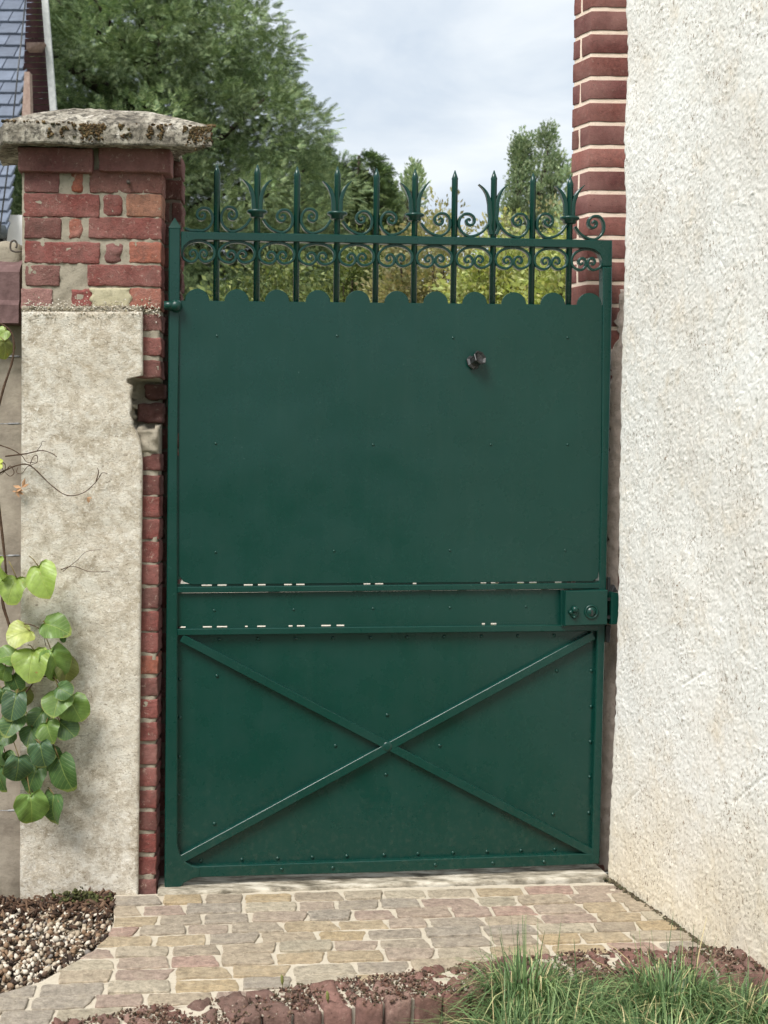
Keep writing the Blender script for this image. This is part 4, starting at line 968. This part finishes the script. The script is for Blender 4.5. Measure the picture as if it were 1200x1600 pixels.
stem([(0, 720), (8, 726), (6, 738), (-4, 744)], .0016, 4.09); stem([(46, 728), (52, 714), (58, 712), (58, 722), (50, 726), (42, 730), (34, 740), (26, 738), (28, 730)], .0015, 4.09); stem([(10, 735), (16, 728), (22, 738), (16, 744), (8, 738), (2, 730)], .0015, 4.09)
stem([(58, 704), (64, 696), (66, 690), (72, 690)], .0011, 4.105); stem([(95, 890), (115, 885), (140, 893), (172, 893)], .0014, 4.10); stem([(98, 893), (120, 876), (135, 862), (160, 858)], .0011, 4.10)
def leaf_mesh(var):
    r_ = random.Random(var); K, RG = 22, 4; v = [(0, -.62, 0)]; f = []
    for g in range(1, RG + 1):
        t = g / RG
        for k in range(K):
            a = 2 * math.pi * k / K - math.pi / 2     # start at the stalk notch
            rr = 1.0 + .07 * math.sin((2 + var % 3) * a + var * 1.7) + .02 * math.sin(9 * a + var) - .42 * math.exp(-((k if k < K / 2 else K - k) / 1.3) ** 2) + .10 * math.exp(-((k - K / 2) / 1.5) ** 2)
            x, y = math.cos(a) * rr * .98, math.sin(a) * rr * .95
            x, y = x * t, -.62 * (1 - t) + y * t
            z = .20 * abs(x) - .20 * (x * x + (y + .2) ** 2) * .8 + .08 * math.sin((3 + var % 3) * a + var * 2) * t * t + r_.uniform(-.015, .015)
            v.append((x, y, z))
    for k in range(K): f.append((0, 1 + k, 1 + (k + 1) % K))
    for g in range(RG - 1):
        for k in range(K): f.append((1 + g * K + k, 1 + (g + 1) * K + k, 1 + (g + 1) * K + (k + 1) % K, 1 + g * K + (k + 1) % K))
    me = bpy.data.meshes.new('leaf'); me.from_pydata(v, [], f); me.update(); me.shade_smooth(); me.materials.append(LEAF); return me
LM = [leaf_mesh(i) for i in range(5)]
LG, MG, DG, OL, BG = lin(132, 154, 74), lin(102, 130, 64), lin(70, 98, 54), lin(108, 114, 60), lin(68, 96, 66)
PETI = m_plain('petiole_green', [(.3, lin(110, 84, 58)), (.7, lin(128, 122, 70))], 60, .7, 0)
leaves = [(65, 902, 58, 54, LG, 200, 4.04), (20, 917, 46, 40, LG, 160, 4.05), (-4, 887, 26, 44, LG, 180, 4.05), (83, 978, 46, 34, MG, 250, 4.05), (33, 990, 46, 28, lin(156, 164, 92), 120, 4.04),
 (14, 1025, 42, 26, MG, 100, 4.04), (49, 1033, 60, 50, LG, 175, 4.02), (86, 1033, 46, 56, MG, 200, 4.05), (104, 1046, 30, 46, OL, 190, 4.08), (98, 1078, 30, 26, DG, 240, 4.03), (90, 1095, 50, 36, MG, 170, 4.035), (116, 1105, 48, 46, MG, 210, 4.06),
 (22, 1100, 48, 46, BG, 170, 4.02), (20, 1128, 46, 32, DG, 160, 4.03), (102, 1136, 40, 28, DG, 230, 4.06), (75, 1140, 40, 34, MG, 200, 4.04), (47, 1147, 36, 28, DG, 170, 4.05), (65, 1176, 46, 46, BG, 190, 4.02), (98, 1204, 54, 58, DG, 200, 4.04),
 (28, 1198, 42, 50, BG, 175, 4.02), (10, 1190, 36, 42, DG, 190, 4.04), (52, 1214, 44, 42, DG, 160, 4.06), (49, 1259, 52, 58, MG, 185, 4.02), (82, 1259, 42, 58, DG, 170, 4.05), (-2, 1178, 22, 36, DG, 180, 4.03), (6, 1150, 40, 30, DG, 150, 4.05), (24, 1064, 34, 36, DG, 200, 4.06),
 (6, 1050, 30, 32, MG, 160, 4.06), (0, 1216, 30, 40, DG, 190, 4.05), (36, 1088, 30, 38, OL, 180, 4.07), (60, 1120, 36, 30, DG, 150, 4.07), (78, 1185, 40, 36, DG, 210, 4.08), (4, 1085, 30, 30, DG, 190, 4.05), (2, 522, 30, 28, LG, 130, 4.12), (8, 544, 14, 36, OL, 190, 4.11), (-4, 725, 22, 18, lin(170, 178, 70), 90, 4.08), (99, 998, 12, 9, DG, 180, 4.05)]
for i, (x, y, w_, h_, c, ang, Y) in enumerate(leaves):
    o_ = bpy.data.objects.new('leaf', LM[i % 5]); COL.objects.link(o_); o_.parent = vine
    s_ = Y / F / 2; k = random.uniform(.85, 1.15); o_.color = (*[q * k for q in c], 1)
    o_.location = vp(x, y, Y)
    big = max(w_, h_) * s_ * 1.06
    tilt = math.acos(min(1, min(w_, h_) / max(w_, h_)))
    # leaf plane faces the camera, stalk direction = ang (0 = up) with a tilt that foreshortens it
    q = Matrix.Rotation(R(90), 4, 'X')
    spin = Matrix.Rotation(R(-ang), 4, 'Y')
    tl_ = Matrix.Rotation(-tilt * .9 if h_ < w_ else 0, 4, 'X') @ Matrix.Rotation((tilt * .9 * random.choice([-1, 1])) if w_ < h_ else random.uniform(-.2, .2), 4, 'Z')
    m_ = tl_ @ spin @ q; o_.rotation_euler = m_.to_euler(); o_.scale = (big * random.uniform(.86, 1.08), big * random.uniform(.92, 1.1), big * random.uniform(.8, 2.2))
    pb = vp(x, y, Y) + (m_ @ Vector((0, -.6, 0))) * big; e_ = pb + Vector((random.uniform(-.035, .0), random.uniform(.015, .05), random.uniform(.0, .05)))
    mb = MB(); mb.tube([pb, pb.lerp(e_, .5) + Vector((0, -.006, .006)), e_], [.0016, .0014, .0017], 5); mb.build('petiole', PETI, vine, True)
DEAD = m_island('dead_leaf', [(0, lin(150, 112, 80)), (1, lin(182, 146, 112))], .9)
for px, py, s_ in ((34, 762, .032), (26, 768, .024), (136, 777, .02)):
    r_ = random.Random(px); mb = MB()
    for j in range(5):
        d = Vector((r_.uniform(-1, 1), r_.uniform(-.4, .4), r_.uniform(-1.3, .5))).normalized(); s2 = d.orthogonal().normalized(); l_ = s_ * r_.uniform(.6, 1)
        mb.add([(0, 0, 0), d * l_ * .5 + s2 * l_ * .25, d * l_, d * l_ * .5 - s2 * l_ * .2 + Vector((0, .1 * l_, 0))], [(0, 1, 2), (0, 2, 3)])
    mb.build('dead_leaf', DEAD, vine, False, loc=vp(px, py, 4.10))

# ------------------------------------------------------------------ house at the left, behind
HY = 12.0
house = empty('house', at_y(-120, 700, HY)); house.location.z = 0; tag(house, 'white house with blue grey tiled roof and brown eaves behind the pillar', 'house'); HO = house.location.copy()
e0 = at_y(9.4, 374, HY)           # eave / verge corner
pit = R(44); sl = Vector((0, math.cos(pit), math.sin(pit))); rn = Vector((0, -math.sin(pit), math.cos(pit)))
def roof_hit(px, py):
    r_ = ray(px, py); t = (e0 - CAM).dot(rn) / r_.dot(rn); return CAM + r_ * t
vt = roof_hit(50, -8) ; vdir = (vt - e0); slen = vdir.dot(sl); vx = lambda s_: e0.x + vdir.x * s_ / slen
ROOF = empty('roof', (0, 0, 0), 0, house)
Mt = Mat('slate_blue_tile', .6, .35); Mt.color(Mt.mix(1.0, Mt.objcol(), Mt.ramp(Mt.noise(9, 5, .7), [(.3, .8), (.7, 1.2)]), 'MULTIPLY')); Mt.bump(Mt.noise(40, 4), .2, .004); TILE = Mt.m
mb = MB(); S1 = slen + 1.6
P = [e0 + sl * -.02 - rn * .03, e0 + sl * S1 - rn * .03]; xl_ = e0.x - 3.0
q = [Vector((xl_, P[0].y, P[0].z)), Vector((e0.x - .03, P[0].y, P[0].z)), Vector((vx(S1) - .03, P[1].y, P[1].z)), Vector((xl_, P[1].y, P[1].z))]
mb.add([a - HO for a in q] + [a - rn * .12 - HO for a in q], [(0, 1, 2, 3), (7, 6, 5, 4), (0, 4, 5, 1), (1, 5, 6, 2), (2, 6, 7, 3), (3, 7, 4, 0)]); mb.build('roof_deck', m_plain('dark_batten', [(.3, (.03, .025, .022)), (.7, (.06, .05, .045))], 10), ROOF)
yrow = [374 - 18.55 * i for i in range(0, 23)]
tm = {}
def tile_mesh(wd, ln):
    key = (round(wd, 3), round(ln, 3))
    if key not in tm:
        mbt = MB(); t_ = .036
        x0, x1 = -wd / 2, wd / 2
        mbt.add([(x0, 0, 0), (x1, 0, 0), (x1, 0, t_ * .8), (x1 - .006, .004, t_), (x0 + .006, .004, t_), (x0, 0, t_ * .8), (x0, ln, 0), (x1, ln, 0), (x1, ln, t_ * .5), (x0, ln, t_ * .5)],
                [(0, 1, 2, 3, 4, 5), (5, 4, 3, 2, 8, 9), (0, 6, 7, 1), (1, 7, 8, 2), (0, 5, 9, 6), (6, 9, 8, 7)])
        me = bpy.data.meshes.new('tile'); me.from_pydata(mbt.v, [], mbt.f); me.materials.append(TILE); me.update(); tm[key] = me
    return tm[key]
srow = [(roof_hit(0, y) - e0).dot(sl) for y in yrow]
for i in range(len(yrow) - 1):
    s0, s1 = srow[i], srow[i + 1]; ln = (s1 - s0) + .05; wd = .205
    x = vx(s0) - (0 if i % 2 else wd / 2); first = True
    nt_ = 0; x = vx(s0)
    while x > e0.x - 1.4:
        ww = wd * (.5 if (nt_ == 0 and i % 2) else 1)
        o_ = bpy.data.objects.new('tile', tile_mesh(ww - .006, ln)); COL.objects.link(o_); o_.parent = ROOF
        b = e0 + sl * s0; o_.location = Vector((x - ww / 2, b.y, b.z)) + rn * .018 - HO; o_.rotation_euler = (pit - .045, 0, random.uniform(-.006, .006))
        g = random.uniform(.86, 1.14); o_.color = (*[q * g for q in lin(100, 108, 122)], 1)
        x -= ww; nt_ += 1
# verge trim, soffit with boards, white barge board, wall, gutter
HWHITE = m_plain('white_house_paint', [(.3, lin(214, 214, 212)), (.7, lin(236, 236, 234))], 4, .8, .1)
b = at_y(39, 300, HY + .45); mb = MB(); wy0, wy1 = HY + .45, HY + 6; wz = e0.z + .28
mb.add([Vector(p) - HO for p in [(b.x, wy0, 0), (b.x - 1.7, wy1, 0), (b.x - 4, wy1, 0), (b.x - 4, wy0, 0), (b.x, wy0, wz), (b.x - 1.7, wy1, wz), (b.x - 4, wy1, wz), (b.x - 4, wy0, wz)]],
       [(0, 1, 2, 3), (7, 6, 5, 4), (0, 4, 5, 1), (1, 5, 6, 2), (2, 6, 7, 3), (3, 7, 4, 0)]); mb.build('wall', HWHITE, house)
mb = MB()
g = at_y(4, 362, HY - .08); mb.tube([(g.x + .02 - HO.x, g.y - HO.y, g.z - HO.z), (g.x - 3 - HO.x, g.y - HO.y, g.z - HO.z)], .055, 12); mb.build('gutter', m_plain('dark_zinc', [(.3, (.05, .06, .065)), (.7, (.10, .11, .12))], 10, .5, .1), house, True)
# rear wing's overhanging eave: brown boards and white fascia
SY = 14.2; BROWN = m_plain('brown_soffit', [(.3, lin(52, 30, 32)), (.7, lin(74, 44, 44))], 14, .7, .2)
SF = empty('soffit', (0, 0, 0), 0, house)
nB = 22
for i in range(nB):
    y0, y1 = -24 + 9.4 * i, -24 + 9.4 * (i + 1) - .9
    xa = lambda y: interp([(-30, 51), (172, 42), (240, 38)], y) - 8; xb_ = lambda y: interp([(-30, 62.5), (0, 65), (172, 79), (240, 84)], y)
    P4 = [at_y(xa(y1), y1, SY - .25), at_y(xb_(y1), y1, SY + .1), at_y(xb_(y0), y0, SY + .1), at_y(xa(y0), y0, SY - .25)]
    mb = MB(); back = Vector((0, .03, .01)); mb.add([p - HO for p in P4] + [p + back - HO for p in P4], [(0, 1, 2, 3), (7, 6, 5, 4), (0, 4, 5, 1), (1, 5, 6, 2), (2, 6, 7, 3), (3, 7, 4, 0)]); mb.build('board', BROWN, SF)
mb = MB(); P4 = [at_y(64, -30, SY + .1), at_y(87.5, 240, SY + .1)]
P4 = [at_y(62.5, -30, SY), at_y(83, 240, SY), at_y(93, 240, SY), at_y(72, -30, SY)]
mb.add([p - HO for p in P4] + [p + Vector((0, .05, 0)) - HO for p in P4], [(0, 1, 2, 3), (7, 6, 5, 4), (0, 4, 5, 1), (1, 5, 6, 2), (2, 6, 7, 3), (3, 7, 4, 0)]); mb.build('barge_board', m_plain('weathered_white_board', [(.3, lin(176, 180, 178)), (.7, lin(212, 214, 210))], 20, .8, .3), house)
mb = MB(); p0, p1 = at_y(40, 80, SY - .32), at_y(69, 65, SY - .02); 
P4 = [at_y(41, 77, SY - .3), at_y(62, 77, SY - .1), at_y(69, 66, SY - .1), at_y(41, 66, SY - .3)]
mb.add([p - HO for p in P4] + [p + Vector((0, .12, 0)) - HO for p in P4], [(0, 1, 2, 3), (7, 6, 5, 4), (0, 4, 5, 1), (1, 5, 6, 2), (2, 6, 7, 3), (3, 7, 4, 0)]); mb.build('purlin', m_plain('old_timber', [(.3, lin(110, 92, 84)), (.7, lin(146, 124, 114))], 30, .9, .4), house)
P4 = [at_y(34, 185, 13.2), at_y(48, 185, 13.2), at_y(46, 112, 13.2), at_y(38, 112, 13.2)]; mb = MB()
mb.add([p - HO for p in P4] + [p + Vector((0, .1, 0)) - HO for p in P4], [(0, 1, 2, 3), (7, 6, 5, 4), (0, 4, 5, 1), (1, 5, 6, 2), (2, 6, 7, 3), (3, 7, 4, 0)]); mb.build('post', m_plain('pale_timber', [(.3, lin(130, 108, 98)), (.7, lin(170, 150, 138))], 30, .9, .4), house)
cb = [at_y(41, -10, 11.75), at_y(24, 150, 11.7), at_y(12, 265, 11.65), at_y(-2, 372, 11.6)]; mb = MB(); c0 = cb[0].copy(); mb.tube([p - c0 for p in cb], .007, 6)
o_ = mb.build('overhead_cable', BLACK, None, True, loc=c0); tag(o_, 'thin dark cable running down in front of the tiled roof', 'cable')

# ------------------------------------------------------------------ trees and shrubs behind the gate
def spray_template():
    v = []; f = []
    for i in range(6):
        t = i / 6
        for s_ in (-1, 1):
            l_ = .46 * (1 - .75 * t) + .07; b0 = len(v)
            v += [(t - .03, 0, -.10 * t * t), (t + .10, 0, -.10 * t * t), (t + l_ * .75, s_ * l_, -.16 * t * t - .08)]; f.append((b0, b0 + 1, b0 + 2))
    b0 = len(v); v += [(.8, -.035, -.08), (.8, .035, -.08), (1.12, 0, -.2)]; f.append((b0, b0 + 1, b0 + 2))
    return np.array(v, float), np.array(f)
SV, SFc = spray_template()
LV = np.array([(0, 0, 0), (.5, -.28, .06), (1, 0, -.05), (.5, .28, .06)], float); LF = np.array([(0, 1, 2), (0, 2, 3)])
def basis(dirs, upb=0.7):
    n = len(dirs); x = dirs / np.maximum(np.linalg.norm(dirs, axis=1), 1e-6)[:, None]
    z = np.array([0, 0, 1.0]) * upb + rng.normal(size=(n, 3)) * .55; z -= x * (z * x).sum(1)[:, None]; z /= np.maximum(np.linalg.norm(z, axis=1), 1e-6)[:, None]
    y = np.cross(z, x); return np.stack([x, y, z], 2)
def crown(name, centers, radii, outward, per, size, mat, parent, tmpl, upb=.7, dz=.25, flat=.8):
    C = np.asarray(centers, float); n = len(C); P = np.repeat(C, per, 0); Rr = np.repeat(np.asarray(radii, float), per); O = np.repeat(np.asarray(outward, float), per, 0)
    d = rng.normal(size=P.shape); d /= np.linalg.norm(d, axis=1)[:, None]
    rad = Rr * rng.random(len(P)) ** .45; off = d * rad[:, None]; off[:, 2] *= flat
    dirs = d * .8 + O * .8 + np.array([0, 0, dz]) + rng.normal(size=P.shape) * .3
    s_ = rng.uniform(size * .65, size * 1.25, len(P))[:, None] * np.ones((1, 3))
    V, T = scatter(tmpl[0], tmpl[1], P + off, basis(dirs, upb), s_)
    return build_np(name, V, T, mat, parent)
def trunk(parent, h, r0_, limbs, mat, lean_=(0, 0)):
    mb = MB(); pts = [Vector((lean_[0] * t * t, lean_[1] * t, h * t)) for t in np.linspace(0, 1, 8)]
    pts[0].z = -.2
    mb.tube(pts, [r0_ * (1.15 - t) for t in np.linspace(0, 1, 8)], 9)
    for z0, dirv, ln in limbs:
        b = Vector((lean_[0] * (z0 / h) ** 2, lean_[1] * z0 / h, z0)); d = Vector(dirv)
        mb.tube([b, b + d * ln * .5 + Vector((0, 0, .03)), b + d * ln + Vector((0, 0, .15 * ln))], [r0_ * .35, r0_ * .22, r0_ * .08], 6)
    return mb.build('trunk', mat, parent, True)
BARK = m_plain('dark_bark', [(.3, (.03, .024, .02)), (.7, (.08, .062, .05))], 12, .95, .7, 40, .02)
def conifer(px, Y, prof, n, clr, per, size, label, mat, thin_left=0.0, zmin=.3, name='conifer_tree', seed=3, droop=.0):
    b = at_y(px, 700, Y); root = empty(name, (b.x, Y, -.14)); tag(root, label, 'tree')
    g = np.random.default_rng(seed); zs_ = [z for z, _ in prof]; C = []; O = []; Rd = []
    H = prof[-1][0]; lim = []
    tries = 0; mx = max(q for _, q in prof); grid = []
    while len(C) < n and tries < n * 60:
        tries += 1
        z = g.uniform(zmin, H); r_ = float(np.interp(z, zs_, [q for _, q in prof]))
        if g.random() > (r_ / mx) ** .8: continue
        a = g.uniform(0, 2 * math.pi); r_ *= 1 + .30 * mnoise.noise(Vector((math.cos(a) * 1.6 + seed, math.sin(a) * 1.6, z * 1.3))); q = (g.uniform(.72, 1.06) if g.random() < .72 else g.uniform(.2, .72)); x, y = math.cos(a) * r_ * q, math.sin(a) * r_ * q
        if y > .3 * r_ and g.random() < .6: continue
        if thin_left and x < -.05 * r_ and g.random() < thin_left: continue
        if len(C) and np.min(((np.array(C) - (x, y, z)) ** 2).sum(1)) < (clr * 1.15) ** 2: continue
        C.append((x, y, z)); O.append((math.cos(a), math.sin(a), .15)); Rd.append(clr * g.uniform(.75, 1.25))
        if len(lim) < 60 and g.random() < .2: lim.append((max(.5, z - .25), (math.cos(a), math.sin(a), .25), r_ * q))
    trunk(root, H * .97, .05 + H * .018, lim, BARK)
    crown('crown', C, Rd, O, per, size, mat, root, (SV, SFc), .8, .15 - droop); return root
CON = m_island('conifer_green', [(0, lin(84, 104, 74)), (.35, lin(112, 132, 94)), (.7, lin(138, 155, 112)), (1, lin(160, 172, 126))], .75, .2, bump=0, trans=.08, tcol=(1.1, 1.2, .7), vary=1.6)
CON2 = m_island('dark_conifer_green', [(0, lin(62, 80, 56)), (.5, lin(90, 110, 72)), (1, lin(124, 142, 88))], .75, .2, bump=0, trans=.08, tcol=(1.1, 1.2, .7), vary=2)
zz_ = lambda py, Y: at_y(600, py, Y).z + .14
Y1 = 18.0; s1 = F / Y1
prof1 = [(zz_(640, Y1), 1.5), (zz_(470, Y1), 1.95), (zz_(330, Y1), 2.1), (zz_(240, Y1), 2.08), (zz_(165, Y1), 1.86), (zz_(100, Y1), 1.60), (zz_(55, Y1), 1.40), (zz_(20, Y1), 1.05), (zz_(-60, Y1), 1.0), (zz_(-160, Y1), .6), (zz_(-260, Y1), .1)]
conifer(238, Y1, prof1, 420, .36, 190, .105, 'large feathery green conifer towering behind the left pillar', CON, .38, 1.0)
Y2 = 21.0
prof2 = [(zz_(640, Y2), .9), (zz_(470, Y2), .75), (zz_(400, Y2), .72), (zz_(330, Y2), .62), (zz_(280, Y2), .46), (zz_(250, Y2), .28), (zz_(226, Y2), .03)]
conifer(500, Y2, [(z, r_ * 1.3) for z, r_ in prof2], 230, .19, 110, .11, 'darker drooping conifer beside the large tree, right of it', CON2, 0, 1.0, seed=5)
conifer(556, 20, [(zz_(640, 20), .8), (zz_(400, 20), .7), (zz_(330, 20), .58), (zz_(285, 20), .42), (zz_(250, 20), .24), (zz_(224, 20), .08)], 260, .12, 110, .095, 'slim young conifer behind the middle spears', CON2, 0, 1.0, seed=6)
conifer(90, 24, [(zz_(640, 24), 2.0), (zz_(300, 24), 2.0), (zz_(100, 24), 1.7), (zz_(-80, 24), 1.2), (zz_(-300, 24), .2)], 170, .46, 110, .17, 'dark conifer behind the house roof, furthest left', CON2, 0, 1.0, seed=8)

def shrub(px, Y, w_, top_px, n, per, leaf, label, mat, seed, name='shrub', cat='shrub', zmin=1.05, topvar=.3):
    b = at_y(px, 700, Y); root = empty(name, (b.x, Y, -.14)); tag(root, label, cat); g = np.random.default_rng(seed)
    H = at_y(px, top_px, Y).z + .14; C = []; O = []; Rd = []
    for _ in range(n):
        a = g.uniform(0, 2 * math.pi); q = math.sqrt(g.uniform(0, 1)); x, y = math.cos(a) * q * w_, math.sin(a) * q * w_ * .6
        hh = H * (1 - .22 * q * q) + g.normal() * topvar * .4; z = zmin + (hh - zmin) * g.random() ** .6
        C.append((x, y, z)); O.append((math.cos(a) * q, math.sin(a) * q - .5, .4)); Rd.append(g.uniform(.14, .3))
    mb = MB()
    for _ in range(9):
        a = g.uniform(0, 6.28); mb.tube([(0, 0, 0), (math.cos(a) * w_ * .25, math.sin(a) * w_ * .2, H * .45), (math.cos(a) * w_ * .5, math.sin(a) * w_ * .35, H * .9)], [.03, .02, .006], 5)
    mb.build('stem', BARK, root); crown('foliage', C, Rd, O, per, leaf, mat, root, (LV, LF), .3, .0); return root
SHY = m_island('yellow_green_leaves', [(0, lin(142, 154, 94)), (.4, lin(164, 174, 112)), (.75, lin(188, 194, 134)), (1, lin(182, 174, 126))], .6, .35, bump=0, trans=.3, tcol=(1.2, 1.2, .5), vary=3)
SHB = m_island('olive_brown_leaves', [(0, lin(126, 132, 90)), (.4, lin(150, 150, 108)), (.75, lin(172, 168, 128)), (1, lin(160, 146, 116))], .65, .3, bump=0, trans=.25, tcol=(1.2, 1.1, .6), vary=3)
SHD = m_island('dark_shrub_leaves', [(0, lin(80, 96, 58)), (.5, lin(112, 126, 78)), (1, lin(146, 152, 100))], .6, .35, bump=0, trans=.22, tcol=(1.2, 1.2, .6), vary=3)
shrub(560, 12.0, .55, 372, 150, 90, .052, 'dark green shrub behind the middle of the gate', SHD, 1)
shrub(668, 11.6, .50, 345, 160, 90, .050, 'olive brown shrub right of the dark shrub behind the gate', SHB, 2)
shrub(790, 11.0, .52, 352, 170, 95, .054, 'yellow green leafy shrub behind the right half of the gate', SHY, 3)
shrub(905, 10.6, .45, 345, 150, 95, .054, 'yellow green shrub next to the brick pier', SHY, 4)
shrub(725, 13.5, .75, 330, 180, 80, .056, 'olive shrub standing behind the yellow green shrubs', SHB, 5)
shrub(430, 12.5, .7, 420, 120, 80, .058, 'low dark shrub under the large conifer', SHD, 6)
shrub(855, 14, .6, 338, 120, 80, .056, 'pale olive shrub below the poplar', SHB, 9)
POP = m_island('poplar_leaves', [(0, lin(104, 124, 92)), (.5, lin(132, 148, 112)), (1, lin(160, 170, 134))], .6, .35, bump=0, trans=.22, tcol=(1.1, 1.15, .7), vary=1.0)
def poplar(px, Y, lobes, label, per, leaf, seed, mat=POP, name='poplar_tree', n_=60):
    b = at_y(px, 700, Y); root = empty(name, (b.x, Y, -.14)); tag(root, label, 'tree'); g = np.random.default_rng(seed); C = []; O = []; Rd = []; mb = MB()
    for (xb, xt, wpx, yt, yb) in lobes:
        zt_, zb_ = at_y(px, yt, Y).z + .14, at_y(px, yb, Y).z + .14; X0 = (xb - px) * Y / F; X1 = (xt - px) * Y / F; ww = wpx * Y / F
        for _ in range(n_):
            t = g.random(); env = ww * (math.sin(math.pi * min(1, .18 + t * .82)) ** .7) * (1 - .2 * t)
            a = g.uniform(0, 6.28); q = math.sqrt(g.random()); C.append((X0 + (X1 - X0) * t ** 1.4 + math.cos(a) * env * q, math.sin(a) * env * q, zb_ + (zt_ - zb_) * t)); O.append((math.cos(a) * .4, math.sin(a) * .4, .8)); Rd.append(.26 * Y / 30 * g.uniform(.6, 1.2))
        mb.tube([(0, 0, 0), (X0 * .8, 0, zb_), ((X0 + X1) / 2, 0, (zb_ + zt_) / 2), (X1, 0, zt_ - .3)], [.22, .15, .08, .02], 7)
    mb.build('trunk', BARK, root, True); crown('crown', C, Rd, O, per, leaf, mat, root, (LV, LF), .2, .5); return root
poplar(822, 34, [(796, 809, 14, 216, 400), (826, 850, 19, 196, 400), (846, 862, 12, 246, 400)], 'two topped poplar tree leaning in the wind right of centre', 95, .085, 3)
poplar(884, 30, [(880, 884, 9, 262, 400)], 'thin sparse tree at the edge of the brick pier', 26, .11, 4, name='young_tree', n_=26)
poplar(640, 26, [(640, 641, 5, 262, 330), (632, 630, 14, 300, 400)], 'thin spindly tree rising behind the middle lily spear', 24, .11, 5, name='young_tree', n_=24, mat=POP)
poplar(598, 28, [(598, 602, 12, 288, 400)], 'small pale tree right of the slim conifer', 24, .12, 7, name='young_tree', n_=22)
hg = empty('far_hedge', (2, 60, -.14)); 
g = np.random.default_rng(2); n = 420; C = np.stack([g.uniform(-22, 22, n), g.uniform(-1, 1, n), g.uniform(.3, 8.2, n) * g.uniform(.6, 1, n)], 1)
q = crown('far_wood', C, np.full(n, 1.0), np.tile([0, -.5, .3], (n, 1)), 40, .45, SHD, None, (LV, LF)); q.location = (2, 60, 0); tag(q, 'distant mass of green woodland behind the shrubs', 'woodland', kind='stuff')
bpy.data.objects.remove(hg)
